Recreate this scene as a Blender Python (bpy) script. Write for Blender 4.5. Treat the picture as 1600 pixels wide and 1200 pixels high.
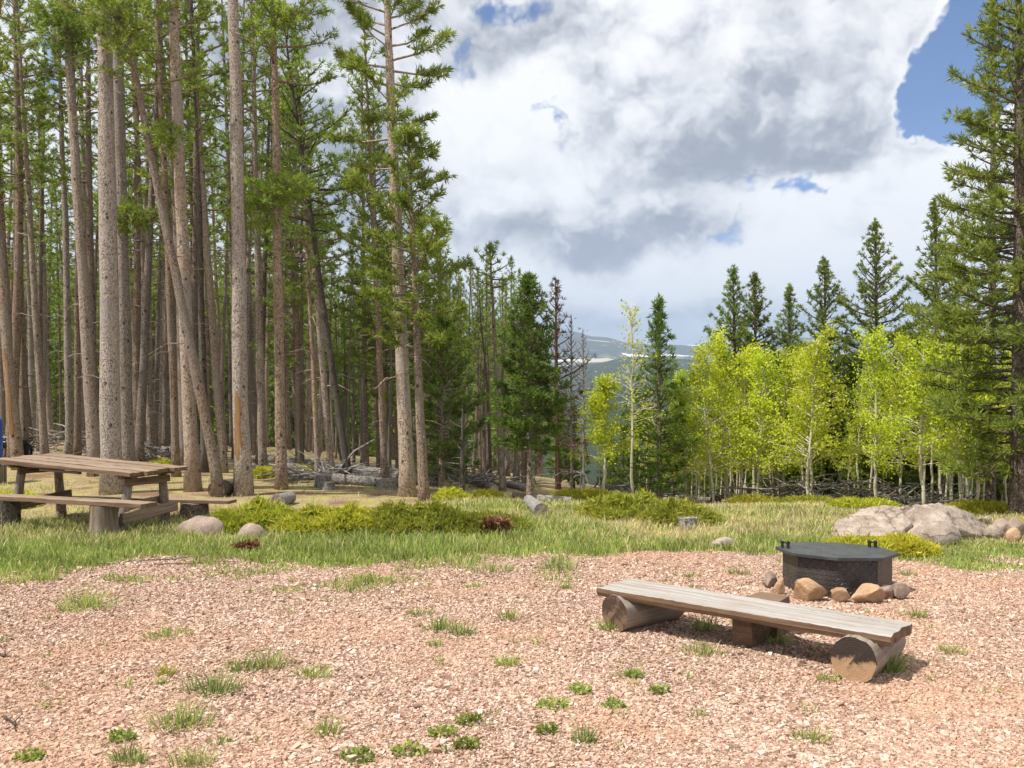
import bpy, bmesh, math, random
import numpy as np
from mathutils import Vector, Matrix

# ------------------------------------------------------------------ scene, camera, sky, sun
sc = bpy.context.scene
for o in list(bpy.data.objects):
    bpy.data.objects.remove(o)
COL = sc.collection
CAM_H, F = 1.9, 1450.0            # metres, focal length in photo pixels (1600 wide)

cam_d = bpy.data.cameras.new('camera'); cam = bpy.data.objects.new('camera', cam_d); COL.objects.link(cam)
cam.location = (0, 0, CAM_H); cam.rotation_euler = (math.radians(90), 0, 0)
cam_d.sensor_width = 36; cam_d.lens = 36 * F / 1600; cam_d.clip_start = .05; cam_d.clip_end = 40000
sc.camera = cam

SUN_EL, SUN_AZ = math.radians(60), math.radians(-112)      # azimuth from +y, clockwise; the sun is high on the left
SUN = Vector((math.cos(SUN_EL) * math.sin(SUN_AZ), math.cos(SUN_EL) * math.cos(SUN_AZ), math.sin(SUN_EL)))
ld = bpy.data.lights.new('sun', 'SUN'); ld.energy = 4.6; ld.angle = math.radians(.5); ld.color = (1, .94, .85)
sun = bpy.data.objects.new('sun', ld); COL.objects.link(sun)
sun.rotation_euler = SUN.to_track_quat('Z', 'Y').to_euler(); sun.location = (-20, 0, 40)

sc.view_settings.view_transform = 'Standard'; sc.view_settings.look = 'None'
sc.view_settings.gamma = 1; sc.view_settings.exposure = .55
sc.render.engine = 'CYCLES'
cy = sc.cycles
cy.max_bounces = 7; cy.diffuse_bounces = 3; cy.glossy_bounces = 2; cy.transmission_bounces = 5
cy.volume_bounces = 0; cy.transparent_max_bounces = 8; cy.caustics_reflective = False; cy.caustics_refractive = False
cy.use_denoising = True; cy.use_adaptive_sampling = True; cy.adaptive_threshold = .015
cy.sample_clamp_indirect = 6


class NT:
    """tiny helper for node trees"""
    def __init__(s, tree):
        s.t = tree; s.n = tree.nodes; s.l = tree.links
    def node(s, kind, **kw):
        x = s.n.new(kind)
        for k, v in kw.items(): setattr(x, k, v)
        return x
    def put(s, sock, v):
        if isinstance(v, bpy.types.NodeSocket): s.l.new(v, sock)
        elif v is not None: sock.default_value = v
    def math(s, op, a, b=None, c=None, clamp=False):
        x = s.node('ShaderNodeMath', operation=op, use_clamp=clamp)
        for i, v in enumerate((a, b, c)): s.put(x.inputs[i], v)
        return x.outputs[0]
    def vec(s, op, a, b=None, c=None):
        x = s.node('ShaderNodeVectorMath', operation=op)
        s.put(x.inputs[0], a)
        if op == 'SCALE': s.put(x.inputs['Scale'], b)
        else:
            s.put(x.inputs[1], b); s.put(x.inputs[2], c)
        return x.outputs['Value'] if op in ('LENGTH', 'DOT_PRODUCT', 'DISTANCE') else x.outputs['Vector']
    def noise(s, co, scale, detail=4, rough=.55, dist=0, out='Fac'):
        x = s.node('ShaderNodeTexNoise')
        s.put(x.inputs['Vector'], co); x.inputs['Scale'].default_value = scale; x.inputs['Detail'].default_value = detail
        x.inputs['Roughness'].default_value = rough; x.inputs['Distortion'].default_value = dist
        return x.outputs[out]
    def vor(s, co, scale, feature='F1', out='Distance', rnd=1):
        x = s.node('ShaderNodeTexVoronoi', feature=feature)
        s.put(x.inputs['Vector'], co); x.inputs['Scale'].default_value = scale; x.inputs['Randomness'].default_value = rnd
        return x.outputs[out]
    def rng(s, v, a, b, c=0., d=1., smooth=True):
        x = s.node('ShaderNodeMapRange', interpolation_type='SMOOTHSTEP' if smooth else 'LINEAR')
        for i, q in enumerate((v, a, b, c, d)): s.put(x.inputs[i], q)
        return x.outputs[0]
    def mix(s, f, a, b, blend='MIX'):
        x = s.node('ShaderNodeMix', data_type='RGBA', blend_type=blend)
        s.put(x.inputs[0], f)
        for i, q in ((6, a), (7, b)):
            if isinstance(q, (tuple, list)) and len(q) == 3: q = (*q, 1)
            s.put(x.inputs[i], q)
        return x.outputs[2]
    def ramp(s, f, stops, interp='LINEAR'):
        x = s.node('ShaderNodeValToRGB'); r = x.color_ramp; r.interpolation = interp
        while len(r.elements) < len(stops): r.elements.new(.5)
        for e, (p, c) in zip(r.elements, stops): e.position = p; e.color = (*c, 1)
        s.put(x.inputs[0], f)
        return x.outputs[0]
    def bump(s, h, strength, dist):
        x = s.node('ShaderNodeBump'); x.inputs['Strength'].default_value = strength; x.inputs['Distance'].default_value = dist
        s.put(x.inputs['Height'], h)
        return x.outputs[0]
    def coord(s, name='Object'):
        return s.node('ShaderNodeTexCoord').outputs[name]
    def mapping(s, co, scale=(1, 1, 1), loc=(0, 0, 0), rot=(0, 0, 0)):
        x = s.node('ShaderNodeMapping'); s.put(x.inputs[0], co)
        x.inputs['Scale'].default_value = scale; x.inputs['Location'].default_value = loc; x.inputs['Rotation'].default_value = rot
        return x.outputs[0]


def pix_dir(px, py):
    return np.array(((px - 800) / F, 1.0, (600 - py) / F))

SKY_HOLES = ((1.35, (1500, 110, 105, 120)), (1.0, (1560, 10, 120, 110)), (.85, (1450, 190, 75, 65)), (-.9, (1490, 330, 140, 100)), (.64, (1325, 300, 100, 32)), (.5, (800, 0, 120, 60)), (.66, (845, 165, 70, 60)),
             (.9, (-900, 100, 700, 350)), (1.0, (2600, 200, 700, 400)))
SKY_GREYS = ((1.2, (1160, 245, 330, 120)), (.6, (900, 80, 240, 90)), (.9, (780, 20, 160, 80)), (.85, (480, 200, 240, 330)), (.75, (1060, 385, 200, 50)), (.85, (880, 375, 220, 70)),
             (.7, (640, 330, 230, 140)), (.65, (1330, 120, 230, 150)), (.7, (980, 490, 420, 40)), (.5, (300, 100, 300, 300)), (-.8, (1400, 330, 330, 110)), (-.7, (760, 230, 140, 160)), (-.6, (1000, 60, 90, 90)), (-.6, (1250, 420, 300, 60)), (-.5, (760, 430, 200, 70)), (-.35, (1000, 440, 300, 50)))
# ---- world: clear blue behind broken cumulus, placed by direction
world = bpy.data.worlds.new('World'); sc.world = world; world.use_nodes = True
w = NT(world.node_tree); w.n.clear()
sky = w.node('ShaderNodeTexSky', sky_type='NISHITA', sun_disc=False, sun_elevation=SUN_EL, sun_rotation=SUN_AZ, altitude=2600, air_density=1.0, dust_density=.2, ozone_density=2.0)
D0 = w.coord('Generated')
sep = w.node('ShaderNodeSeparateXYZ'); w.put(sep.inputs[0], D0)
az_ = w.math('ARCTAN2', sep.outputs[0], sep.outputs[1])
cmb = w.node('ShaderNodeCombineXYZ'); w.put(cmb.inputs[0], az_); w.put(cmb.inputs[1], sep.outputs[2])
Q0 = cmb.outputs[0]                                     # azimuth and height of the direction
def n2(co, sc_, det, rough=.6, out='Fac'):
    x = w.node('ShaderNodeTexNoise', noise_dimensions='2D'); w.put(x.inputs['Vector'], co)
    x.inputs['Scale'].default_value = sc_; x.inputs['Detail'].default_value = det; x.inputs['Roughness'].default_value = rough
    return x.outputs[out]
def wob(co, sc_, amp, det=5):
    return w.vec('ADD', co, w.vec('SCALE', w.vec('SUBTRACT', n2(co, sc_, det, out='Color'), (.5, .5, .5)), amp))
def blob(px, py, rx, ry):
    d = pix_dir(px, py); d = d / np.linalg.norm(d); a0 = math.atan2(d[0], d[1])
    q = w.vec('MULTIPLY', w.vec('SUBTRACT', DW, (a0, d[2], 0)), (F / rx, F / ry, 0))
    return w.math('SUBTRACT', 1, w.vec('LENGTH', q), clamp=True)
def total(items):
    t = items[0]
    for i in items[1:]: t = w.math('ADD', t, i)
    return t
def billow(co, sc_, det=3):
    x = w.node('ShaderNodeTexVoronoi', feature='F1', voronoi_dimensions='2D'); w.put(x.inputs['Vector'], co)
    x.inputs['Scale'].default_value = sc_; x.inputs['Detail'].default_value = det; x.inputs['Roughness'].default_value = .55; x.inputs['Lacunarity'].default_value = 2.2
    return w.math('SUBTRACT', 1, x.outputs['Distance'])
DW = wob(Q0, 7.0, .11, 5)                                # wind-torn directions
DB = wob(Q0, 9.0, .055, 4)
DC = w.vec('MULTIPLY', DB, (1, 1.4, 1))
bil = billow(DC, 9.0); bil_s = billow(w.vec('ADD', DC, (-.014, .030, 0)), 9.0)
n_big = n2(DW, 4.2, 8)
n_fine = n2(w.vec('ADD', DW, (3.1, 1.7, .4)), 16.0, 6, .62)
holes = total([w.math('MULTIPLY', blob(*b), k) for k, b in SKY_HOLES])
cover = w.math('ADD', holes, w.math('MULTIPLY', w.math('SUBTRACT', n_big, .5), .9))
cover = w.math('SUBTRACT', cover, w.math('MULTIPLY', w.math('SUBTRACT', bil, .55), .55))
cover = w.math('ADD', cover, w.math('MULTIPLY', w.math('SUBTRACT', n_fine, .5), .35))
clear = w.rng(cover, .50, .76)
grey = total([w.math('MULTIPLY', blob(*b), k) for k, b in SKY_GREYS])
grey = w.math('ADD', grey, w.math('MULTIPLY', w.math('SUBTRACT', n_big, .5), .85))
grey = w.math('ADD', grey, w.math('MULTIPLY', w.math('SUBTRACT', n_fine, .5), .12))
grey = w.math('SUBTRACT', grey, w.math('MULTIPLY', w.math('SUBTRACT', bil, bil_s), .95))
grey = w.math('SUBTRACT', grey, w.math('MULTIPLY', w.math('SUBTRACT', bil, .55), .42))
grey = w.math('SUBTRACT', grey, w.math('MULTIPLY', w.rng(cover, .18, .50), .55))
ccol = w.ramp(w.rng(grey, -.50, 1.22, smooth=False), [(0, (.78, .78, .78)), (.2, (.735, .735, .738)), (.36, (.67, .672, .68)), (.5, (.58, .587, .61)), (.66, (.45, .462, .495)), (.84, (.30, .315, .355)), (1, (.235, .25, .295))])
skyc = w.vec('MULTIPLY', w.vec('SCALE', sky.outputs[0], .078), (.72, .98, 1.28))
allc = w.mix(clear, ccol, skyc)
low = w.rng(sep.outputs[2], .10, .04)
allc = w.mix(w.math('MULTIPLY', low, .6), allc, (.42, .48, .56))
below = w.rng(sep.outputs[2], 0, -.06)
allc = w.mix(below, allc, (.20, .20, .16))
bg = w.node('ShaderNodeBackground'); w.put(bg.inputs[0], allc); bg.inputs[1].default_value = 1.0
wo = w.node('ShaderNodeOutputWorld'); w.l.new(bg.outputs[0], wo.inputs[0])
world.cycles.sampling_method = 'MANUAL'; world.cycles.sample_map_resolution = 512

# ------------------------------------------------------------------ numeric helpers
def _hash(ix, iy, seed):
    h = (ix.astype(np.int64) * 374761393 + iy.astype(np.int64) * 668265263 + seed * 1442695041) & 0xffffffff
    h = ((h ^ (h >> 13)) * 1274126177) & 0xffffffff
    return ((h ^ (h >> 16)) & 0xffff) / 65535.0
def vnoise(x, y, seed=0):
    x = np.asarray(x, float); y = np.asarray(y, float)
    ix = np.floor(x); iy = np.floor(y); fx = x - ix; fy = y - iy
    fx = fx * fx * (3 - 2 * fx); fy = fy * fy * (3 - 2 * fy)
    a = _hash(ix, iy, seed); b = _hash(ix + 1, iy, seed); c = _hash(ix, iy + 1, seed); d = _hash(ix + 1, iy + 1, seed)
    return (a * (1 - fx) + b * fx) * (1 - fy) + (c * (1 - fx) + d * fx) * fy
def fbm(x, y, seed=0, o=4):
    t = 0; a = .5; n = 0
    for i in range(o):
        t = t + a * vnoise(np.asarray(x) * 2 ** i, np.asarray(y) * 2 ** i, seed + i * 17); n += a; a *= .5
    return t / n
def sstep(a, b, x):
    t = np.clip((np.asarray(x, float) - a) / (b - a), 0, 1)
    return t * t * (3 - 2 * t)

U_K = np.array([-.9, -.55, -.25, -.05, .06, .14, .35, .56, .9])
S_K = np.array([.056, .060, .068, .090, .104, .119, .127, .133, .135])
def terrain(x, y):
    x = np.asarray(x, float); y = np.asarray(y, float)
    D = np.maximum(y, 1.0); u = np.clip(x / D, -.9, .9)
    s = np.interp(u, U_K, S_K)
    t = s + (CAM_H / 14 - s) * np.exp(-(D - 14) / 7)
    z = (CAM_H - t * D) * sstep(11.5, 16, D)
    z = z + (fbm(x * .7, y * .7, 5, 3) - .5) * .10 * sstep(8, 12, D) + (fbm(x * .9, y * .9, 9, 2) - .5) * .05
    return z
def tz(x, y): return float(terrain(x, y))
def gp(px, D):
    """ground point on the azimuth of photo column px at depth D"""
    x = (px - 800) / F * D
    return Vector((x, D, tz(x, D)))
def hit(px, py):
    """where the sight line of a photo pixel meets the ground"""
    d = pix_dir(px, py); lo = 2.0
    for t in np.arange(2.0, 60, .02):
        p = d * t
        if CAM_H + p[2] < tz(p[0], p[1]): lo = t; break
    p = d * lo
    return Vector((p[0], p[1], tz(p[0], p[1])))
def at(px, py, D):
    d = pix_dir(px, py) * D
    return Vector((d[0], d[1], CAM_H + d[2]))

class Geo:
    """collects triangles"""
    def __init__(s): s.v = []; s.f = []; s.m = []; s.n = 0
    def add(s, V, T, mat=0):
        V = np.asarray(V, float).reshape(-1, 3); T = np.asarray(T, int).reshape(-1, 3)
        s.v.append(V); s.f.append(T + s.n); s.m.append(np.full(len(T), mat)); s.n += len(V)
        return s
    def mesh(s, name, mats, smooth=True, col=None):
        V = np.concatenate(s.v) if s.v else np.zeros((0, 3)); T = np.concatenate(s.f) if s.f else np.zeros((0, 3), int)
        me = bpy.data.meshes.new(name)
        me.vertices.add(len(V)); me.vertices.foreach_set('co', V.astype(np.float32).ravel())
        me.loops.add(len(T) * 3); me.loops.foreach_set('vertex_index', T.astype(np.int32).ravel())
        me.polygons.add(len(T)); me.polygons.foreach_set('loop_start', np.arange(0, len(T) * 3, 3, dtype=np.int32))
        me.polygons.foreach_set('material_index', np.concatenate(s.m).astype(np.int32) if s.m else [])
        me.polygons.foreach_set('use_smooth', np.full(len(T), smooth))
        for m in (mats if isinstance(mats, (list, tuple)) else [mats]): me.materials.append(m)
        if col is not None:
            a = me.color_attributes.new('tint', 'FLOAT_COLOR', 'POINT')
            a.data.foreach_set('color', np.concatenate([col, np.ones((len(col), 1))], 1).astype(np.float32).ravel())
        me.update(calc_edges=True); me.validate()
        return me

def link(name, me, parent=None, loc=None):
    o = bpy.data.objects.new(name, me); COL.objects.link(o)
    if parent: o.parent = parent
    if loc is not None: o.location = loc
    return o
def tag(o, label, cat, group=None, kind=None):
    if label: o['label'] = label
    if cat: o['category'] = cat
    if group: o['group'] = group
    if kind: o['kind'] = kind
    return o
def thing(name, loc, label, cat, group=None, rz=0):
    o = bpy.data.objects.new(name, None); COL.objects.link(o)
    o.location = loc; o.rotation_euler = (0, 0, rz); o.empty_display_size = .2
    return tag(o, label, cat, group)
def dup(root, loc, rz=0, s=1, label=None, group=None):
    r = root.copy(); COL.objects.link(r); r.location = loc; r.rotation_euler = (0, 0, rz); r.scale = (s, s, s)
    if label: r['label'] = label
    if group: r['group'] = group
    for ch in root.children:
        c = ch.copy(); COL.objects.link(c); c.parent = r
    return r

def tube(path, rad, k=8, seed=0, rough=0., cap=True):
    path = np.asarray(path, float); n = len(path); rad = np.broadcast_to(np.asarray(rad, float), (n,))
    tan = np.gradient(path, axis=0); tan /= np.linalg.norm(tan, axis=1, keepdims=True) + 1e-9
    ref = np.where(np.abs(tan[:, 2:3]) > .9, np.array([[1., 0, 0]]), np.array([[0, 0, 1.]]))
    a = np.cross(tan, ref); a /= np.linalg.norm(a, axis=1, keepdims=True) + 1e-9
    b = np.cross(tan, a)
    th = np.arange(k) * 2 * np.pi / k
    r = rad[:, None] * np.ones((n, k))
    if rough:
        rs = np.random.RandomState(seed); r = r * (1 + rough * (rs.rand(n, k) - .5) * 2)
    V = path[:, None, :] + r[..., None] * (np.cos(th)[None, :, None] * a[:, None, :] + np.sin(th)[None, :, None] * b[:, None, :])
    V = V.reshape(-1, 3)
    i = np.arange(n - 1)[:, None]; j = np.arange(k)[None, :]; jn = (j + 1) % k
    q = np.stack([i * k + j, i * k + jn, (i + 1) * k + jn, (i + 1) * k + j], -1).reshape(-1, 4)
    T = np.concatenate([q[:, [0, 1, 2]], q[:, [0, 2, 3]]])
    if cap:
        c0 = len(V); V = np.concatenate([V, path[:1], path[-1:]])
        jj = np.arange(k)
        T = np.concatenate([T, np.stack([np.full(k, c0), (jj + 1) % k, jj], 1), np.stack([np.full(k, c0 + 1), (n - 1) * k + jj, (n - 1) * k + (jj + 1) % k], 1)])
    return V, T

def box(c, size, rot=None, jit=0, rs=None):
    s = np.array(size) / 2
    V = np.array([[x, y, z] for x in (-1, 1) for y in (-1, 1) for z in (-1, 1)], float) * s
    if jit: V += (rs.rand(8, 3) - .5) * jit
    if rot is not None: V = V @ np.array(rot).T
    V += np.array(c)
    T = [[0, 1, 3], [0, 3, 2], [4, 6, 7], [4, 7, 5], [0, 4, 5], [0, 5, 1], [2, 3, 7], [2, 7, 6], [0, 2, 6], [0, 6, 4], [1, 5, 7], [1, 7, 3]]
    return V, np.array(T)

def blades(rs, P, Dn, L, W, m, spread, flat=0.):
    """m needle blades from each point P along Dn"""
    n = len(P)
    P = np.repeat(P, m, 0); Dn = np.repeat(Dn, m, 0); L = np.repeat(np.broadcast_to(L, (n,)), m)
    d = Dn + spread * rs.normal(size=(n * m, 3)); d /= np.linalg.norm(d, axis=1, keepdims=True) + 1e-9
    s = np.cross(d, rs.normal(size=(n * m, 3))); s /= np.linalg.norm(s, axis=1, keepdims=True) + 1e-9
    l = (L * (.65 + .5 * rs.rand(n * m)))[:, None]
    mid = P + d * l * .5
    wv = s * (W * (.7 + .6 * rs.rand(n * m)))[:, None] * .5
    V = np.stack([P + wv * .3, mid - wv, P + d * l, mid + wv], 1).reshape(-1, 3)
    k = np.arange(n * m)[:, None] * 4
    T = np.concatenate([k + [[0, 1, 2]], k + [[0, 2, 3]]])
    return V, T

# ------------------------------------------------------------------ materials
def new_mat(name):
    m = bpy.data.materials.new(name); m.use_nodes = True; t = NT(m.node_tree); t.n.clear()
    out = t.node('ShaderNodeOutputMaterial'); p = t.node('ShaderNodeBsdfPrincipled'); t.l.new(p.outputs[0], out.inputs[0])
    p.inputs['Roughness'].default_value = .85; p.inputs['Specular IOR Level'].default_value = .25
    return m, t, p, out

def bark_mat(name, light, mid, dark, scale=1., vary=(.66, 1.22)):
    m, t, p, out = new_mat(name)
    co = t.coord('Object'); oi = t.node('ShaderNodeObjectInfo')
    co = t.vec('ADD', co, t.vec('SCALE', (17., 31., 9.), oi.outputs['Random']))
    sc_ = t.mapping(co, (1, 1, .6))
    v = t.vor(sc_, 62 * scale, out='Color'); vs = t.node('ShaderNodeSeparateColor'); t.put(vs.inputs[0], v)
    d = t.vor(sc_, 62 * scale); n = t.noise(sc_, 75 * scale, 4, .65); big = t.noise(t.mapping(co, (1, 1, .35)), 2.2, 3, .6)
    f = t.math('ADD', t.math('MULTIPLY', vs.outputs[0], .55), t.math('MULTIPLY', n, .5))
    c = t.ramp(f, [(.18, dark), (.42, mid), (.72, light)])
    c = t.mix(t.math('MULTIPLY', t.rng(big, .42, .66), .35), c, (mid[0] * 1.05, mid[1] * .92, mid[2] * .8))
    fleck = t.rng(t.noise(t.mapping(co, (1, 1, .7)), 30 * scale, 3, .6), .60, .66)
    c = t.mix(t.math('MULTIPLY', fleck, .55), c, dark)
    tone = t.noise(t.mapping(co, (1, 1, .5)), 1.3, 4, .6)
    c = t.mix(t.rng(tone, .50, .66, 0, .6), c, (light[0] * .72, light[1] * .80, light[2] * .90))
    knot = t.rng(t.vor(t.mapping(co, (1, 1, .75)), 5.5), .17, .10)
    c = t.mix(t.math('MULTIPLY', knot, .85), c, (dark[0] * .7, dark[1] * .7, dark[2] * .7))
    plate = t.noise(t.mapping(co, (1, 1, .22)), 9, 4, .65)
    c = t.mix(t.rng(plate, .56, .70, 0, .55), c, (mid[0] * .62, mid[1] * .58, mid[2] * .55))
    hsv = t.node('ShaderNodeHueSaturation'); t.put(hsv.inputs['Color'], c)
    t.put(hsv.inputs['Value'], t.rng(oi.outputs['Random'], 0, 1, *vary, False))
    rr = t.math('FRACT', t.math('MULTIPLY', oi.outputs['Random'], 7.31))
    t.put(hsv.inputs['Saturation'], t.rng(rr, 0, 1, .6, 1.1, False))
    t.put(p.inputs['Base Color'], hsv.outputs[0])
    t.put(p.inputs['Normal'], t.bump(t.math('SUBTRACT', t.math('MULTIPLY', n, .6), d), .8, .02))
    p.inputs['Roughness'].default_value = .95
    return m
M = {}
M['bark'] = bark_mat('pine_bark', (.44, .345, .265), (.275, .20, .142), (.06, .043, .033))
M['bark_tan'] = bark_mat('tan_pine_bark', (.54, .43, .33), (.38, .285, .205), (.075, .053, .04), vary=(.92, 1.1))
M['bark_lean'] = bark_mat('grey_brown_pine_bark', (.34, .275, .215), (.20, .152, .115), (.045, .034, .027), vary=(.95, 1.05))
M['bark_stand_shaded'] = bark_mat('shade_tinted_pine_bark', (.33, .26, .20), (.20, .145, .105), (.045, .033, .026))  # pine bark darkened, the shade inside the stand put into its colour
M['bark_orange'] = bark_mat('orange_pine_bark', (.52, .375, .255), (.36, .235, .145), (.09, .052, .033))
M['bark_dark'] = bark_mat('dark_bark', (.24, .185, .14), (.135, .10, .075), (.035, .026, .02))
M['dead'] = bark_mat('dead_wood', (.40, .365, .33), (.22, .195, .17), (.06, .048, .04))
M['rust'] = bark_mat('rust_dead_bark', (.25, .14, .09), (.16, .08, .05), (.05, .03, .02))

def leaf_mat(name, a, b, c, trans=.35, hue=1., rough=.6):
    m, t, p, out = new_mat(name)
    g = t.node('ShaderNodeNewGeometry'); oi = t.node('ShaderNodeObjectInfo')
    n = t.noise(t.vec('ADD', t.coord('Object'), t.vec('SCALE', (7., 3., 5.), oi.outputs['Random'])), 1.6, 3, .6)
    f = t.math('ADD', t.math('MULTIPLY', g.outputs['Random Per Island'], .6), t.math('MULTIPLY', t.math('SUBTRACT', n, .3), .9), clamp=True)
    col = t.ramp(f, [(.05, a), (.5, b), (.95, c)])
    hsv = t.node('ShaderNodeHueSaturation'); t.put(hsv.inputs['Color'], col)
    t.put(hsv.inputs['Value'], t.rng(oi.outputs['Random'], 0, 1, .82, 1.18, False))
    t.put(hsv.inputs['Hue'], t.rng(t.math('FRACT', t.math('MULTIPLY', oi.outputs['Random'], 5.7)), 0, 1, .5 - .012 * hue, .5 + .012 * hue, False))
    t.put(p.inputs['Base Color'], hsv.outputs[0]); p.inputs['Roughness'].default_value = rough
    p.inputs['Specular IOR Level'].default_value = .2
    tr = t.node('ShaderNodeBsdfTranslucent'); t.put(tr.inputs[0], hsv.outputs[0])
    mx = t.node('ShaderNodeMixShader'); mx.inputs[0].default_value = trans
    t.l.new(p.outputs[0], mx.inputs[1]); t.l.new(tr.outputs[0], mx.inputs[2]); t.l.new(mx.outputs[0], out.inputs[0])
    return m
M['needle'] = leaf_mat('pine_needles', (.10, .165, .028), (.235, .335, .05), (.44, .50, .085), .5)
M['needle_dark'] = leaf_mat('dark_pine_needles', (.08, .14, .028), (.20, .28, .048), (.39, .44, .075), .45)
M['needle_young'] = leaf_mat('young_pine_needles', (.055, .12, .022), (.135, .235, .036), (.29, .385, .06), .42)
M['aspen'] = leaf_mat('aspen_leaves', (.34, .44, .025), (.54, .62, .035), (.74, .76, .08), .48, .6)
M['juniper'] = leaf_mat('juniper_sprays', (.24, .27, .03), (.50, .50, .05), (.74, .68, .09), .42)
M['juniper_dark'] = leaf_mat('dark_juniper_sprays', (.13, .17, .026), (.30, .34, .045), (.54, .52, .08), .42)
M['juniper_dead'] = leaf_mat('dead_juniper_sprays', (.15, .065, .035), (.25, .12, .06), (.34, .18, .09), .2)
M['needle_dead'] = leaf_mat('dead_needles', (.12, .07, .045), (.19, .12, .08), (.27, .19, .13), .2)
M['weed'] = leaf_mat('weed_leaves', (.17, .26, .06), (.32, .40, .09), (.62, .58, .24), .4)

def grass_mat(name):
    m, t, p, out = new_mat(name)
    a = t.node('ShaderNodeVertexColor', layer_name='tint')
    t.put(p.inputs['Base Color'], a.outputs[0]); p.inputs['Roughness'].default_value = .6
    tr = t.node('ShaderNodeBsdfTranslucent'); t.put(tr.inputs[0], a.outputs[0])
    mx = t.node('ShaderNodeMixShader'); mx.inputs[0].default_value = .35
    t.l.new(p.outputs[0], mx.inputs[1]); t.l.new(tr.outputs[0], mx.inputs[2]); t.l.new(mx.outputs[0], out.inputs[0])
    return m
M['grass'] = grass_mat('grass_blades')

GRAVEL = [(0, (.17, .11, .085)), (.15, (.33, .195, .13)), (.4, (.46, .305, .222)), (.66, (.545, .40, .315)), (.9, (.61, .485, .395)), (1, (.69, .60, .52))]
def gravel_mat():
    m, t, p, out = new_mat('gravel_stone')
    g = t.node('ShaderNodeNewGeometry'); co = t.coord('Object')
    c = t.ramp(g.outputs['Random Per Island'], GRAVEL)
    big = t.noise(co, .55, 4, .6)
    c = t.mix(t.math('MULTIPLY', t.rng(big, .46, .64), .55), c, (.52, .325, .22))
    n = t.noise(co, 90, 3, .6)
    c = t.mix(t.rng(n, .3, .75, 0, .35), c, (.30, .19, .145))
    t.put(p.inputs['Base Color'], c); t.put(p.inputs['Normal'], t.bump(n, .4, .004))
    return m
M['gravel'] = gravel_mat()

def ground_mat():
    m, t, p, out = new_mat('ground_surface')
    co = t.coord('Object')
    ag = t.node('ShaderNodeAttribute', attribute_name='gravel'); al = t.node('ShaderNodeAttribute', attribute_name='lush')
    v = t.node('ShaderNodeTexVoronoi'); t.put(v.inputs['Vector'], co); v.inputs['Scale'].default_value = 58
    vs = t.node('ShaderNodeSeparateColor'); t.put(vs.inputs[0], v.outputs['Color'])
    c1 = t.ramp(vs.outputs[0], GRAVEL)
    big = t.noise(co, .55, 4, .6)
    c1 = t.mix(t.math('MULTIPLY', t.rng(big, .46, .66), .6), c1, (.50, .31, .21))
    c1 = t.mix(t.rng(v.outputs['Distance'], .45, .85), c1, (.17, .095, .065))
    # forest litter and dry turf
    n1 = t.noise(co, 2.3, 6, .62); n2 = t.noise(co, 26, 4, .65)
    c2 = t.ramp(n2, [(.28, (.10, .066, .042)), (.48, (.27, .19, .11)), (.7, (.44, .33, .20))])
    c2 = t.mix(t.rng(n1, .42, .62), c2, (.31, .29, .10))
    c2 = t.mix(t.rng(t.noise(co, 1.1, 5, .6), .50, .64), c2, (.19, .115, .07))
    c3 = t.ramp(n2, [(.2, (.10, .09, .03)), (.55, (.20, .20, .06)), (.8, (.32, .29, .11))])
    c2 = t.mix(al.outputs['Fac'], c2, c3)
    e = t.math('ADD', ag.outputs['Fac'], t.math('MULTIPLY', t.math('SUBTRACT', t.noise(co, 9, 4, .6), .5), .5))
    c = t.mix(t.rng(e, .40, .60), c2, c1)
    t.put(p.inputs['Base Color'], c)
    h = t.math('ADD', t.math('MULTIPLY', t.math('SUBTRACT', 1, v.outputs['Distance']), ag.outputs['Fac']), n2)
    t.put(p.inputs['Normal'], t.bump(h, .9, .02)); p.inputs['Roughness'].default_value = .95
    return m
M['ground'] = ground_mat()

def hill_mat():
    m, t, p, out = new_mat('hillside')
    co = t.coord('Object'); g = t.node('ShaderNodeNewGeometry')
    dist = t.vec('LENGTH', co)
    n = t.noise(co, .0035, 8, .62); n2 = t.noise(co, .03, 5, .7)
    forest = t.mix(n2, (.010, .020, .010), (.05, .062, .028))
    c = t.mix(t.rng(n, .56, .64), forest, (.17, .18, .08))
    pale = t.rng(t.noise(t.mapping(co, (.0012, .0026, .004), (4.3, 1.2, 0)), 1, 5, .55), .585, .63)
    c = t.mix(t.math('MULTIPLY', pale, t.rng(dist, 1700, 2600)), c, (.46, .42, .30))
    snow = t.rng(t.noise(t.mapping(co, (.0016, .0016, .006), (9.1, 3.2, 0)), 1, 6, .6), .60, .64)
    c = t.mix(t.math('MULTIPLY', snow, t.rng(dist, 3600, 4600)), c, (.85, .86, .88))
    t.put(p.inputs['Base Color'], c); p.inputs['Roughness'].default_value = 1; p.inputs['Specular IOR Level'].default_value = 0
    return m
M['hill'] = hill_mat()

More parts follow.
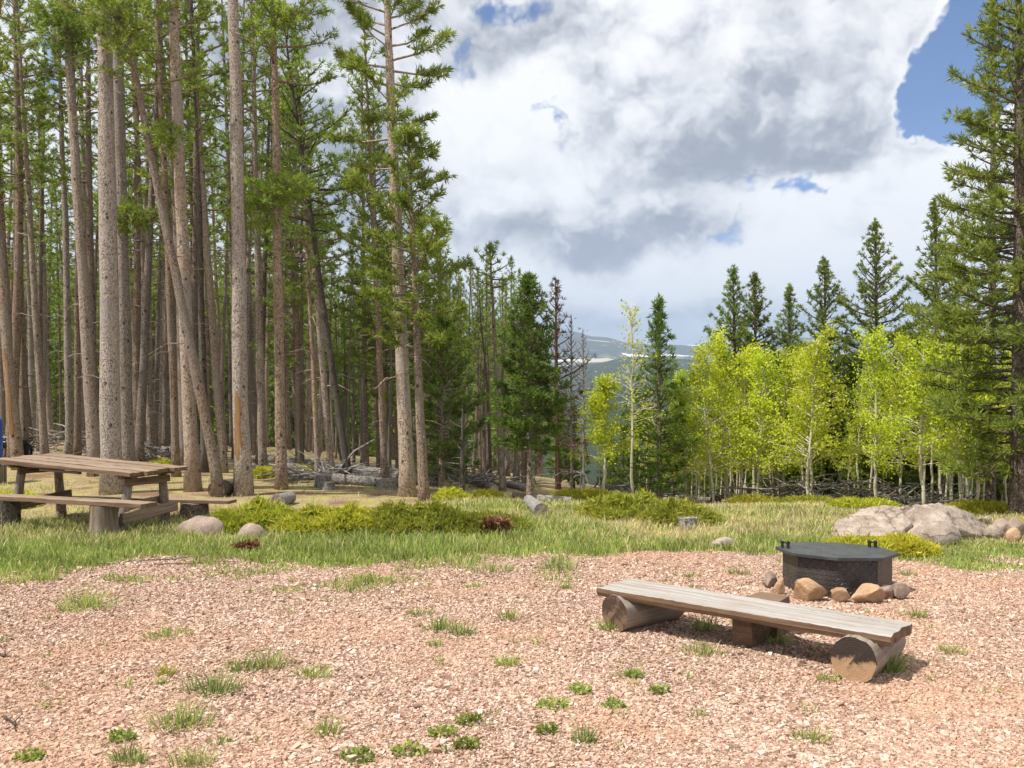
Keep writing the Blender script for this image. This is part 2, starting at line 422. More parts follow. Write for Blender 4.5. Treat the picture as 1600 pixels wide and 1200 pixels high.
def wood_mat(name, light, mid, dark, axis=0, s=1.):
    m, t, p, out = new_mat(name)
    co = t.coord('Object'); oi = t.node('ShaderNodeObjectInfo')
    co = t.vec('ADD', co, t.vec('SCALE', (3.7, 5.1, 2.3), oi.outputs['Random']))
    st = [22 * s, 22 * s, 22 * s]; st[axis] = .9 * s
    g = t.noise(t.mapping(co, st), 1, 6, .62, .4); st2 = [70 * s] * 3; st2[axis] = 2.5
    g2 = t.noise(t.mapping(co, st2), 1, 3, .6); b = t.noise(co, 3.5, 4, .6)
    c = t.ramp(t.math('ADD', t.math('MULTIPLY', g, .7), t.math('MULTIPLY', g2, .3)), [(.30, dark), (.44, mid), (.62, light)])
    st3 = [16 * s] * 3; st3[axis] = .55
    crack = t.rng(t.noise(t.mapping(co, st3, (7, 3, 1)), 1, 4, .62), .655, .675)
    c = t.mix(t.math('MULTIPLY', crack, .85), c, (dark[0] * .4, dark[1] * .35, dark[2] * .3))
    c = t.mix(t.rng(b, .48, .75, 0, .5), c, (mid[0] * .95, mid[1] * .8, mid[2] * .62))
    t.put(p.inputs['Base Color'], c)
    t.put(p.inputs['Normal'], t.bump(t.math('SUBTRACT', g, t.math('MULTIPLY', crack, .8)), .7, .012)); p.inputs['Roughness'].default_value = .85
    return m
M['scar'] = wood_mat('bare_orange_wood', (.33, .19, .085), (.21, .115, .052), (.06, .035, .02), axis=2)
M['plank'] = wood_mat('weathered_plank', (.42, .395, .37), (.30, .272, .247), (.11, .092, .077))
M['plank_side'] = wood_mat('weathered_plank_side', (.235, .16, .105), (.145, .09, .055), (.05, .032, .022))
M['plank_warm'] = wood_mat('brown_plank', (.33, .25, .185), (.215, .152, .105), (.075, .05, .034))
M['post'] = wood_mat('weathered_post', (.32, .27, .22), (.20, .16, .125), (.07, .052, .04), axis=2)
M['log_side'] = wood_mat('debarked_log', (.36, .31, .26), (.235, .195, .155), (.075, .058, .045))

def log_end(name, pale, dark, side):
    m, t, p, out = new_mat(name)
    co = t.coord('Object'); s = t.node('ShaderNodeSeparateXYZ'); t.put(s.inputs[0], co)
    yz = t.node('ShaderNodeCombineXYZ'); t.put(yz.inputs[0], s.outputs[1]); t.put(yz.inputs[1], s.outputs[2])
    r = t.vec('LENGTH', t.vec('ADD', yz.outputs[0], t.vec('SCALE', t.noise(co, 9, 3, .6, out='Color'), .02)))
    ring = t.math('SINE', t.math('MULTIPLY', r, 420))
    n = t.noise(co, 11, 7, .7)
    c = t.mix(t.rng(ring, -1, 1, 0, .16), pale, (pale[0] * .55, pale[1] * .48, pale[2] * .42))
    stain = t.rng(t.math('ADD', t.math('ADD', n, t.math('MULTIPLY', s.outputs[2], side)), t.math('MULTIPLY', r, .3)), .42, .58)
    c = t.mix(stain, c, dark)
    ang = t.math('ARCTAN2', s.outputs[2], s.outputs[1])
    ck = t.rng(t.noise(ang, 4.5, 3, .6), .66, .69)
    c = t.mix(t.math('MULTIPLY', ck, .8), c, (.02, .013, .01))
    t.put(p.inputs['Base Color'], c); t.put(p.inputs['Normal'], t.bump(t.math('ADD', n, t.math('MULTIPLY', ring, .03)), .8, .012))
    return m
M['end_dark'] = log_end('dark_log_end', (.20, .13, .085), (.07, .045, .032), .6)
M['end_pale'] = log_end('half_stained_log_end', (.40, .26, .15), (.045, .034, .028), 3.0)
M['end_grey'] = log_end('grey_log_end', (.42, .36, .29), (.20, .16, .125), .3)

def stone_mat(name, cols, speck=.5, lichen=None):
    m, t, p, out = new_mat(name)
    co = t.coord('Object'); oi = t.node('ShaderNodeObjectInfo')
    co = t.vec('ADD', co, t.vec('SCALE', (13., 7., 5.), oi.outputs['Random']))
    n = t.noise(co, 5, 7, .65); f = t.noise(co, 70, 3, .6)
    c = t.ramp(n, [(.28, cols[0]), (.5, cols[1]), (.72, cols[2])])
    c = t.mix(t.rng(f, .55, .75, 0, speck), c, (cols[0][0] * .4, cols[0][1] * .4, cols[0][2] * .4))
    c = t.mix(t.rng(f, .42, .25, 0, speck), c, tuple(min(.8, q * 1.5) for q in cols[2]))
    ck = t.node('ShaderNodeTexVoronoi', feature='DISTANCE_TO_EDGE'); t.put(ck.inputs['Vector'], t.vec('ADD', t.mapping(co, (1, 1, 1.8)), t.vec('SCALE', t.noise(co, 4, 4, .6, out='Color'), .5))); ck.inputs['Scale'].default_value = 1.2
    if lichen: c = t.mix(t.math('MULTIPLY', t.rng(ck.outputs['Distance'], .03, .003), .6), c, (.06, .045, .035))
    if lichen: c = t.mix(t.rng(t.noise(t.vec('ADD', co, (4, 4, 4)), 9, 4, .7), .60, .68, 0, .7), c, lichen)
    t.put(p.inputs['Base Color'], c)
    t.put(p.inputs['Normal'], t.bump(t.math('ADD', n, t.math('MULTIPLY', f, .25)), .8, .04)); p.inputs['Roughness'].default_value = .9
    return m
M['granite'] = stone_mat('granite', ((.19, .145, .115), (.34, .275, .225), (.50, .43, .37)), .6, (.12, .105, .085))
M['ring_rock'] = stone_mat('orange_sandstone', ((.27, .155, .08), (.40, .255, .15), (.50, .36, .24)), .35)
M['grey_rock'] = stone_mat('brown_grey_rock', ((.19, .14, .112), (.31, .235, .19), (.43, .345, .285)), .4)

def flat_mat(name, col, rough=.5, metal=0., bump=0., bs=60., spec=.4):
    m, t, p, out = new_mat(name)
    co = t.coord('Object'); n = t.noise(co, bs, 4, .6); b = t.noise(co, 6, 4, .6)
    c = t.mix(t.rng(b, .35, .7), tuple(q * .75 for q in col), tuple(min(1, q * 1.2) for q in col))
    t.put(p.inputs['Base Color'], c); p.inputs['Roughness'].default_value = rough; p.inputs['Metallic'].default_value = metal
    p.inputs['Specular IOR Level'].default_value = spec
    t.put(p.inputs['Roughness'], t.rng(b, .3, .7, max(0, rough - .1), min(1, rough + .15)))
    if bump: t.put(p.inputs['Normal'], t.bump(n, bump, .01))
    return m
M['steel_lid'] = flat_mat('black_textured_steel', (.052, .054, .060), .42, 0, .35, 120, .55)
M['black'] = flat_mat('black_plastic', (.018, .018, .02), .4, 0, .1)
M['tyre'] = flat_mat('tyre_rubber', (.02, .02, .02), .85, 0, .5, 40)
M['rim'] = flat_mat('wheel_rim', (.35, .35, .36), .35, .7)
M['orange'] = flat_mat('orange_lens', (.75, .20, .03), .3)
M['blue'] = flat_mat('blue_plastic', (.02, .10, .55), .4)
M['red_paint'] = flat_mat('dark_red_paint', (.20, .035, .025), .6, 0, .1)
M['roof'] = flat_mat('dark_roofing', (.07, .05, .045), .9, 0, .5)

def plate_mat():
    m, t, p, out = new_mat('diamond_plate_steel')
    uv = t.coord('UV'); s = t.vec('SCALE', uv, 26.)
    fr = t.vec('SUBTRACT', t.vec('FRACTION', s), (.5, .5, .5)); q = t.node('ShaderNodeSeparateXYZ'); t.put(q.inputs[0], fr)
    a = t.math('ADD', q.outputs[0], q.outputs[1]); b = t.math('SUBTRACT', q.outputs[0], q.outputs[1])
    def lug(u, v):
        r = t.math('ADD', t.math('POWER', t.math('MULTIPLY', u, 1.25), 2), t.math('POWER', t.math('MULTIPLY', v, 3.6), 2))
        return t.rng(r, 1.0, .35)
    ck = t.node('ShaderNodeTexChecker'); t.put(ck.inputs['Vector'], t.vec('FLOOR', s)); ck.inputs['Scale'].default_value = 1
    t.put(ck.inputs['Vector'], t.vec('ADD', t.vec('FLOOR', s), (.5, .5, .5)))
    h = t.node('ShaderNodeMix', data_type='FLOAT'); t.put(h.inputs[0], ck.outputs['Fac']); t.put(h.inputs[2], lug(a, b)); t.put(h.inputs[3], lug(b, a))
    n = t.noise(t.coord('Object'), 5, 5, .6)
    c = t.mix(t.rng(n, .35, .7), (.030, .027, .026), (.058, .048, .042))
    t.put(p.inputs['Base Color'], c); p.inputs['Roughness'].default_value = .42; p.inputs['Specular IOR Level'].default_value = .6
    t.put(p.inputs['Normal'], t.bump(h.outputs[0], 1.0, .012))
    return m
M['plate'] = plate_mat()

# ------------------------------------------------------------------ the ground and the far hills
EDGE_X = np.array([-400, 0, 100, 200, 250, 370, 430, 500, 640, 700, 800, 900, 1000, 1100, 1220, 1300, 1400, 1450, 1520, 1600, 2000])
EDGE_Y = np.array([905, 897, 892, 876, 870, 872, 884, 890, 880, 868, 866, 863, 868, 863, 862, 862, 866, 872, 880, 886, 900])
def gravel_mask(x, y):
    """1 on the gravel pad, 0 in the turf; the border wanders"""
    x = np.asarray(x, float); y = np.asarray(y, float)
    px = 800 + F * x / np.maximum(y, 1.); e = np.interp(px, EDGE_X, EDGE_Y)
    De = CAM_H * F / (e - 600)
    d = De - y + (fbm(x * 1.3, y * 1.3, 3, 4) - .5) * 1.3
    return sstep(-.25, .25, d)
def build_ground():
    az = np.concatenate([np.linspace(-180, -62, 24)[:-1], np.linspace(-62, 62, 420), np.linspace(62, 180, 24)[1:-1]])
    r = np.concatenate([[0.01], np.linspace(1, 4, 10), np.linspace(4.2, 24, 230), np.geomspace(24.5, 260, 90)])
    A, R = np.meshgrid(np.radians(az), r)
    X = R * np.sin(A); Y = R * np.cos(A); Z = terrain(X, Y)
    n, k = X.shape
    i = np.arange(n - 1)[:, None]; j = np.arange(k)[None, :]; jn = (j + 1) % k
    q = np.stack([i * k + j, i * k + jn, (i + 1) * k + jn, (i + 1) * k + j], -1).reshape(-1, 4)
    g = Geo().add(np.stack([X, Y, Z], -1), np.concatenate([q[:, [0, 2, 1]], q[:, [0, 3, 2]]]))
    me = g.mesh('ground', M['ground'])
    gm = gravel_mask(X, Y)
    lush = sstep(13.5, 10.5, Y + (fbm(X, Y, 8) - .5) * 3) * (1 - gm)
    for nm, v in (('gravel', gm), ('lush', lush)):
        a = me.attributes.new(nm, 'FLOAT', 'POINT'); a.data.foreach_set('value', v.astype(np.float32).ravel())
    tag(link('ground', me), None, None, kind='structure')
build_ground()

def build_hills():
    az = np.radians(np.linspace(-75, 75, 320)); r = np.geomspace(240, 15000, 190)
    A, R = np.meshgrid(az, r); X = R * np.sin(A); Y = R * np.cos(A)
    base = np.interp(R, [240, 500, 900, 1300, 1800, 2600, 3400, 4600, 5600, 7500, 9500, 15000], [-27, -70, -60, 2, -50, -30, 70, 30, 130, 372, 300, 250])
    amp = np.interp(R, [240, 600, 1300, 3000, 7500, 15000], [4, 18, 30, 50, 44, 40])
    Z = base + amp * (fbm(X / (140 + R * .11), Y / (140 + R * .16), 21, 5) - .5) * 2.1
    Z += np.where(R > 5000, 60 * np.exp(-((X / R - .062) / .018) ** 2) * sstep(5200, 7200, R), 0)
    Z -= np.where(R > 5000, 60 * sstep(.1, .13, X / R) * sstep(.3, .2, X / R), 0)
    n, k = X.shape
    i = np.arange(n - 1)[:, None]; j = np.arange(k - 1)[None, :]
    q = np.stack([i * k + j, i * k + j + 1, (i + 1) * k + j + 1, (i + 1) * k + j], -1).reshape(-1, 4)
    g = Geo().add(np.stack([X, Y, Z], -1), np.concatenate([q[:, [0, 2, 1]], q[:, [0, 3, 2]]]))
    tag(link('hills', g.mesh('hills', M['hill'])), None, None, kind='structure')
build_hills()

# ------------------------------------------------------------------ trees
def crown_profile(kind, t):
    """branch length factor over the crown, t = 0 at its foot and 1 at its top"""
    if kind == 'cone': return (1 - t) ** .95 * min(1, .55 + t * 3) + .035
    if kind == 'young': return min(1, .6 + 2.2 * t) * (1 - t) ** .62 + .08
    return (.55 + .45 * math.sin(math.pi * min(1, .2 + t * .8))) * (1 - t ** 3) + .10

def pine_mesh(seed, H, r0, lean=(0, 0), bow=(0, 0), cs=.5, cr=.9, nb=60, ts=.125, dens=1., twigs=10, kind='lodge', blade=14, bw=.0185,
              boughs=(), mat_b='bark', mat_n='needle', spacing=.13, dead=False, sides=9, elev=(-8, 55)):
    rs = np.random.RandomState(seed)
    n = 26; z = np.linspace(0, H, n)
    zz = z / H
    wob = np.cumsum(rs.normal(size=(n, 2)), 0) * .006 * (H / 12); wob -= wob[0]
    path = np.stack([lean[0] * z + bow[0] * np.sin(np.pi * np.clip(zz * 1.3, 0, 1)) + wob[:, 0], lean[1] * z + bow[1] * np.sin(np.pi * np.clip(zz * 1.3, 0, 1)) + wob[:, 1], z], 1)
    rad = r0 * (1 - zz) ** .72 * .93 + .007
    rad = rad * (1 + .34 * np.exp(-z / .25)) * (1 + .05 * (rs.rand(n) - .5))
    path[0, 2] = -.25
    g = Geo(); g.add(*tube(path, rad, sides, seed, .05))
    f = Geo(); P = []; Dn = []
    def pos(h):
        q = min(max(h / H, 0), 1) * (n - 1); i = min(int(q), n - 2); return path[i] * (1 - (q - i)) + path[i + 1] * (q - i)
    def branch(p0, d, l, th, lift, tuftfrom=.35):
        pts = np.array([p0, p0 + d * l * .5 + np.array([0, 0, lift * l * .12]), p0 + d * l * .82 + np.array([0, 0, lift * l * .35]), p0 + d * l + np.array([0, 0, lift * l * .6])])
        g.add(*tube(pts, np.array([th, th * .7, th * .5, th * .25]), 4, cap=False))
        def along(t):
            q = t * 3; i = min(int(q), 2); return pts[i] * (1 - q + i) + pts[i + 1] * (q - i)
        m = max(2, int(l * (1 - tuftfrom) / spacing * dens))
        for t in np.linspace(tuftfrom, 1, m):
            dd = along(min(1, t + .1)) - along(t - .1); dd = dd / (np.linalg.norm(dd) + 1e-6)
            P.append(along(t) + rs.normal(size=3) * .025); Dn.append(dd + np.array([0, 0, .35]) + rs.normal(size=3) * .35)
        for s in range(int(l / .17 * dens * .8 + .5)):
            t = tuftfrom * .8 + (1 - tuftfrom * .8) * rs.rand(); b = along(t)
            side = np.cross(d, [0, 0, 1]) * (1 if rs.rand() < .5 else -1)
            sd = d * .7 + side * (.5 + .5 * rs.rand()) + np.array([0, 0, .15 + .35 * rs.rand()]); sd /= np.linalg.norm(sd)
            sl = l * (.18 + .32 * rs.rand()) * (1.15 - t * .7)
            g.add(*tube(np.array([b, b + sd * sl]), np.array([th * .35, th * .15]), 3, cap=False))
            for q in np.linspace(.35, 1, max(1, int(sl / spacing * dens + .6))):
                P.append(b + sd * sl * q + rs.normal(size=3) * .02); Dn.append(sd + np.array([0, 0, .35]) + rs.normal(size=3) * .35)
    az = rs.rand() * 6.28
    for i in range(nb):
        t = (i + rs.rand()) / nb
        if kind == 'lodge': t = t ** .9
        h = cs * H + (H * .985 - cs * H) * t
        az += 2.4 + rs.normal() * .5
        l = cr * crown_profile(kind, t) * ((.72 + .42 * rs.rand()) if kind == 'cone' else (.5 + .75 * rs.rand()))
        if kind == 'lodge' and rs.rand() < .18: l *= 1.35
        e = math.radians(elev[0] + (elev[1] - elev[0]) * t ** 1.4 + rs.normal() * 9)
        d = np.array([math.cos(az) * math.cos(e), math.sin(az) * math.cos(e), math.sin(e)])
        branch(pos(h), d, l, .012 + .012 * l, .35 + .2 * rs.rand(), .3 if kind == 'lodge' else .18)
    top = pos(H)
    for q in range(5):
        P.append(top - np.array([0, 0, q * .06])); Dn.append(np.array([0, 0, 1.]) + rs.normal(size=3) * .4)
    for (bx, by, bz, br) in boughs:                      # a low bough that carries a big clump
        c = np.array([bx, by, bz]); h = max(.5, bz - .12 * math.hypot(bx, by)); p0 = pos(h)
        v = c - p0
        g.add(*tube(np.array([p0, p0 + v * .5 + [0, 0, -.04], c]), np.array([.03, .022, .01]), 5, cap=False))
        for q in range(int(120 * (br / .4) ** 2)):
            o_ = rs.normal(size=3); o_ /= np.linalg.norm(o_); o_ *= br * (rs.rand() ** .45) * np.array([1.25, 1.25, .85])
            P.append(c + o_); Dn.append(o_ / br + np.array([0, 0, .4]) + rs.normal(size=3) * .3)
            if q % 6 == 0: g.add(*tube(np.array([c, c + o_]), np.array([.008, .003]), 3, cap=False))
    for i in range(twigs):
        h = H * (.08 + (cs - .06) * rs.rand() ** .7) if cs > .2 else H * .1; a = rs.rand() * 6.28; l = .15 + .75 * rs.rand() ** 2
        d = np.array([math.cos(a), math.sin(a), -.15 + .5 * rs.rand()]); p0 = pos(h)
        pts = np.array([p0, p0 + d * l * .5, p0 + d * l + np.array([rs.normal() * .1, rs.normal() * .1, -.25 * l])])
        g.add(*tube(pts, np.array([.013, .009, .004]), 4, cap=False))
    P = np.array(P); Dn = np.array(Dn)
    if dead:
        keep = rs.rand(len(P)) < .45; P = P[keep]; Dn = Dn[keep]
    Dn /= np.linalg.norm(Dn, axis=1, keepdims=True)
    f.add(*blades(rs, P, Dn, ts, bw, blade, .75))
    return g.mesh('trunk', M[mat_b]), f.mesh('crown', M[mat_n], smooth=False)

def put_pine(name, loc, label, cat, group, **kw):
    t, c = pine_mesh(**kw)
    r = thing(name, loc, label, cat, group)
    link('trunk', t, r); link('crown', c, r)
    return r

def scar(root, r0, H, lean, z0, z1, a0, wd, label):
    """a strip of bare orange wood on the bark, following the stem"""
    n = 16; z = np.linspace(z0, z1, n); k = 7; u = np.linspace(-1, 1, k)
    prof = np.minimum(1, np.minimum((z - z0) / .12 + .35, (z1 - z) / .25 + .12)) * (1 + .22 * np.sin(z * 9) + .12 * np.sin(z * 31))
    rad = r0 * (1 - z / H) ** .72 * .93 + .007; rad = rad * (1 + .28 * np.exp(-z / .22)) * 1.10
    A = a0 + u[None, :] * (wd * prof)[:, None]
    V = np.stack([lean * z[:, None] + rad[:, None] * np.cos(A), rad[:, None] * np.sin(A), np.repeat(z[:, None], k, 1)], -1).reshape(-1, 3)
    i = np.arange(n - 1)[:, None]; j = np.arange(k - 1)[None, :]
    q = np.stack([i * k + j, i * k + j + 1, (i + 1) * k + j + 1, (i + 1) * k + j], -1).reshape(-1, 4)
    o = link('bark_scar', Geo().add(V, np.concatenate([q[:, [0, 1, 2]], q[:, [0, 2, 3]]])).mesh('bark_scar', M['scar']), root); o['label'] = label
def px_tree(px, D, w_px, top, label, seed, H=None, group=None, name='pine_tree', cat='pine tree', boughs=(), **kw):
    """a tree at column px and depth D; top = a point (column, row) its stem passes on the photo"""
    b = gp(px, D); T = at(top[0], top[1], D)
    lean = ((T.x - b.x) / (T.z - b.z), kw.pop('ly', 0))
    H = H or (T.z - b.z)
    bl = []
    for (qx, qy, r) in boughs:
        q = at(qx, qy, D); bl.append((q.x - b.x, -.15 * ((qx * 7) % 3), q.z - b.z, r / F * D))
    return put_pine(name, b, label, cat, group, seed=seed, H=H, r0=w_px / F * D / 2, lean=lean, boughs=bl, **kw)

FRONT = 'tall pines at the edge of the clearing'
px_tree(175, 16.0, 33, (162, 0), 'thickest grey barked pine standing right behind the picnic table', 1, 18, FRONT, cs=.62, nb=46, twigs=26, sides=14, mat_b='bark_tan')
px_tree(202, 17.4, 22, (188, 100), 'straight pine with a dark bough, just right of the thickest grey trunk', 2, 16, FRONT, cs=.62, nb=50, boughs=[(212, 340, 30), (196, 345, 22)])
px_tree(150, 19.0, 21, (110, 100), 'slightly leaning tan pine just left of the thickest grey trunk', 3, 15, FRONT, cs=.56, nb=36, boughs=[(118, 62, 45), (100, 30, 35)])
px_tree(302, 16.2, 23, (272, 0), 'orange tan pine rising just behind the leaning dark trunk', 4, 18, FRONT, cs=.6, nb=46, twigs=14, sides=12, mat_b='bark_tan')
px_tree(344, 15.6, 18, (203, 70), 'dark grey brown pine leaning steeply to the left with a bough halfway up', 5, 11.5, FRONT, cs=.6, nb=46, boughs=[(262, 222, 30), (200, 40, 50)], mat_b='bark_lean', twigs=16)
TS = px_tree(381, 15.8, 26, (361, 0), 'tall pale pine with an orange bark scar near its foot', 6, 18, FRONT, cs=.64, nb=46, twigs=14, sides=14, mat_b='bark_tan')
scar(TS, 26 / F * 15.8 / 2, 18, ((361 - 381) / F * 15.8) / 8.4, .62, 1.78, math.radians(252), .48, 'orange bare wood scar')
px_tree(440, 16.6, 18, (428, 60), 'straight grey pine right of the pine with the bark scar', 7, 12.5, FRONT, cs=.56, nb=44, boughs=[(440, 40, 40), (450, 290, 34), (410, 330, 38)])
px_tree(412, 20.0, 13, (396, 90), 'slim pine standing close behind the straight grey pine', 8, 13, FRONT, cs=.56, nb=50)
TJ = px_tree(30, 20.0, 18, (2, 420), 'orange scarred pine at the left edge in front of the quad bike', 9, 14, FRONT, cs=.5, nb=50)
scar(TJ, 18 / F * 20 / 2, 14, -(28 / F * 20) / 4.3, .75, 2.6, math.radians(250), .5, 'orange bare wood scar')
px_tree(40, 23.0, 12, (26, 200), 'dark pine just right of the orange scarred left edge pine', 10, 14, FRONT, cs=.5, nb=38)
px_tree(72, 22.0, 12, (45, 300), 'dark leaning pine left of the slightly leaning tan pine', 11, 13, FRONT, cs=.5, nb=38)
px_tree(110, 24.0, 13, (100, 280), 'dark upright pine behind the picnic table left end', 12, 14, FRONT, cs=.5, nb=38)
px_tree(276, 19.0, 13, (260, 400), 'slim pine between the thickest grey trunk and the orange tan pine', 13, 14, FRONT, cs=.55, nb=36)
px_tree(350, 20.0, 13, (322, 330), 'slim orange pine between the leaning trunk and the scarred pine', 14, 13, FRONT, cs=.55, nb=36, mat_b='bark_orange')
px_tree(238, 24.0, 13, (222, 370), 'grey brown pine behind the straight pine with the dark bough', 15, 14, FRONT, cs=.55, nb=36)
px_tree(546, 18.4, 12, (495, 390), 'slim dark pine leaning left above the brush heap', 16, 9.5, FRONT, cs=.5, nb=48, mat_b='bark_dark')
px_tree(601, 18.2, 11, (578, 250), 'slim pine left of the tallest central pine with a stump at its foot', 17, 9.3, FRONT, cs=.30, nb=64, cr=.75)
px_tree(637, 16.4, 24, (601, 0), 'tallest central pine with thick tan trunk and open crown', 18, 12.5, FRONT, cs=.40, nb=74, cr=.78, sides=14, twigs=14, ts=.15, spacing=.10, dens=1.45, mat_b='bark_tan')
px_tree(663, 15.8, 16, (638, 260), 'grey pine just right of the tallest central pine', 19, 6.4, FRONT, cs=.40, nb=62, cr=.68, sides=12, ts=.15, spacing=.10, dens=1.4)
px_tree(786, 18.5, 10, (766, 400), 'thin bare stemmed pine left of the young bushy pine', 20, 4.9, FRONT, cs=.80, nb=18, cr=.4, sides=8)
px_tree(497, 18.6, 8, (484, 480), 'thin straight pine standing in the brush heap', 21, 8.0, FRONT, cs=.45, nb=46)
px_tree(518, 20, 11, (500, 540), 'slim grey pine behind the brush heap', 22, 9.5, FRONT, cs=.4, nb=54)
px_tree(572, 22.5, 9, (566, 100), 'narrow spire pine left of the tallest central pine', 23, None, FRONT, cs=.22, nb=90, cr=.75)
px_tree(592, 21.5, 8, (585, 150), 'full narrow pine touching the left side of the tallest central pine', 61, None, FRONT, cs=.26, nb=96, cr=.8)
px_tree(652, 21.5, 8, (655, 330), 'full narrow pine behind the grey central pine', 62, None, FRONT, cs=.24, nb=90, cr=.85)
px_tree(690, 23, 8, (684, 345), 'narrow pine behind the bushy dark green pine', 63, None, FRONT, cs=.2, nb=90, cr=.8)
px_tree(622, 23, 8, (625, 300), 'narrow pine seen between the two central pine trunks', 64, None, FRONT, cs=.24, nb=90, cr=.8)
px_tree(470, 22.0, 11, (455, 130), 'narrow pine with a full crown right of the straight grey pine', 24, None, FRONT, cs=.25, nb=90, cr=.85)

# bushy low pine limbs behind the central pines
px_tree(690, 19.0, 9, (694, 500), 'bushy dark green pine with rounded low crown behind the grey central pine', 25, None, 'young pines in the clearing', cs=.08, nb=120, cr=.85, kind='young', dens=1.3, ts=.13, blade=12, mat_n='needle_young')
px_tree(828, 15.4, 9, (826, 432), 'young bushy pine alone in the middle of the clearing with bare lower stem', 26, None, 'young pines in the clearing', cs=.24, nb=170, cr=.60, kind='young', dens=1.5, ts=.115, blade=13, bw=.02, mat_n='needle_young', mat_b='bark', elev=(-16, 50))
px_tree(1031, 17.5, 9, (1028, 466), 'conical pine between the small pale aspens left of the aspen grove', 27, None, 'young pines in the clearing', cs=.06, nb=120, cr=.84, kind='cone', dens=1.15, ts=.13, mat_n='needle_young')

# conical pines on the right
RIGHT = 'conical pines rising over the aspen grove'
for (px, D, top, lab, cr, sd) in (
        (1152, 24, (1146, 418), 'left of the twin conical pines at the left end of the grove', 1.25, 31),
        (1180, 24.5, (1178, 428), 'right of the twin conical pines at the left end of the grove', 1.3, 32),
        (1236, 25, (1235, 446), 'shortest conical pine above the middle of the aspen grove', 1.05, 33),
        (1292, 23, (1290, 404), 'open branched conical pine between the shortest and the tallest grove pine', 1.3, 34),
        (1372, 22, (1369, 345), 'tallest slender conical pine above the middle of the aspen grove', 1.45, 35),
        (1470, 19, (1464, 312), 'conical pine just left of the giant pine at the right edge', 1.15, 36)):
    px_tree(px, D, 10, top, lab, sd, None, RIGHT, cs=.16, nb=130, cr=cr * 1.22, kind='cone', dens=1.15, mat_n='needle_dark', mat_b='bark_dark', elev=(-12, 50), spacing=.13, ts=.115, bw=.02, blade=14)
px_tree(1594, 13.2, 30, (1588, -150), 'giant dark pine with long drooping boughs at the right edge', 37, None, RIGHT, cs=.06, nb=250, cr=1.22, kind='young', dens=1.3, mat_n='needle_dark', mat_b='bark_dark', elev=(-14, 30), ts=.14, spacing=.13, blade=13, sides=12)
px_tree(1548, 16.5, 14, (1546, -40), 'second tall pine close behind the giant right edge pine', 38, None, RIGHT, cs=.10, nb=120, cr=1.15, kind='cone', mat_n='needle_dark', mat_b='bark_dark', elev=(-14, 30), spacing=.13)

# dead standing trees
DEAD = 'dead standing trees by the valley gap'
px_tree(872, 22, 8, (868, 435), 'rust brown dead pine with thin needles left of the valley gap', 41, None, DEAD, 'dead_tree', 'dead tree', cs=.2, nb=80, cr=.55, dead=True, mat_b='rust', mat_n='needle_dead')
px_tree(893, 22, 4, (893, 490), 'thin grey dead snag right of the rust brown dead pine', 42, None, DEAD, 'dead_tree', 'dead tree', cs=.2, nb=60, cr=.40, dead=True, mat_b='dead', mat_n='needle_dead', blade=2)
px_tree(912, 24, 4, (911, 512), 'shortest grey dead snag nearest the valley gap', 43, None, DEAD, 'dead_tree', 'dead tree', cs=.2, nb=60, cr=.40, dead=True, mat_b='dead', mat_n='needle_dead', blade=2)
px_tree(722, 17, 8, (723, 640), 'short charred black snag near the bushy dark green pine', 44, None, DEAD, 'dead_tree', 'dead tree', cs=.5, nb=6, cr=.3, dead=True, mat_b='bark_dark', mat_n='needle_dead', blade=1)

# the dense stand: ten kinds of slim pine, copied
rs = np.random.RandomState(77)
kinds = []
for i in range(10):
    H = 11.5 + 3.5 * rs.rand()
    kinds.append((pine_mesh(seed=200 + i, H=H, r0=.085 + .035 * rs.rand(), lean=(rs.normal() * .035, rs.normal() * .03), bow=(rs.normal() * .14, 0), cs=.36 + .18 * rs.rand(), cr=.66 + .25 * rs.rand(), nb=38, twigs=24, spacing=.19, ts=.14, bw=.025, blade=14, sides=7, mat_b='bark_stand_shaded'), H))
protos = {}
def stand_pine(i, loc, s, label, group):
    if i not in protos:
        (t, c), H = kinds[i]
        r = thing('pine_tree', loc, label, 'pine tree', group); link('trunk', t, r); link('crown', c, r)
        r.scale = (s, s, s); protos[i] = r
        return r
    return dup(protos[i], loc, rs.rand() * 6.28, s, label, group)
STAND = 'slim pines of the dense stand on the left'
taken = []
n_done = 0; tries = 0
while n_done < 120 and tries < 9000:
    tries += 1
    D = 20 + 28 * rs.rand() ** 1.25
    px = -60 + 770 * rs.rand()
    p = gp(px, D)
    if any((p.x - q[0]) ** 2 + (p.y - q[1]) ** 2 < .75 for q in taken): continue
    s = .85 + .3 * rs.rand(); i = rs.randint(10)
    if px > 425:                                         # the stand gets lower towards the valley
        ty = np.interp(px, [425, 470, 500, 525, 560, 600, 640, 710], [90, 150, 290, 380, 330, 330, 350, 400]) + 110 * rs.rand() ** 1.5
        s = (CAM_H + (600 - ty) / F * D - p.z) / kinds[i][1]
    taken.append((p.x, p.y))
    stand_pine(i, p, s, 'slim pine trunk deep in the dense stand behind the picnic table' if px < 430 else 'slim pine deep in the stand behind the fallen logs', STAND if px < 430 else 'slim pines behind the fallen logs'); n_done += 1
# middle stand, lower
for k in range(34):
    D = 23 + 14 * rs.rand(); px = 690 + 145 * rs.rand()
    topy = 395 + 60 * rs.rand() + (abs(px - 750) > 60) * 25
    p = gp(px, D); H = CAM_H + (600 - topy) / F * D - p.z
    i = rs.randint(10)
    stand_pine(i, p, H / kinds[i][1], 'slender pine in the clump behind the young bushy pine', 'slender pines behind the young bushy pine')

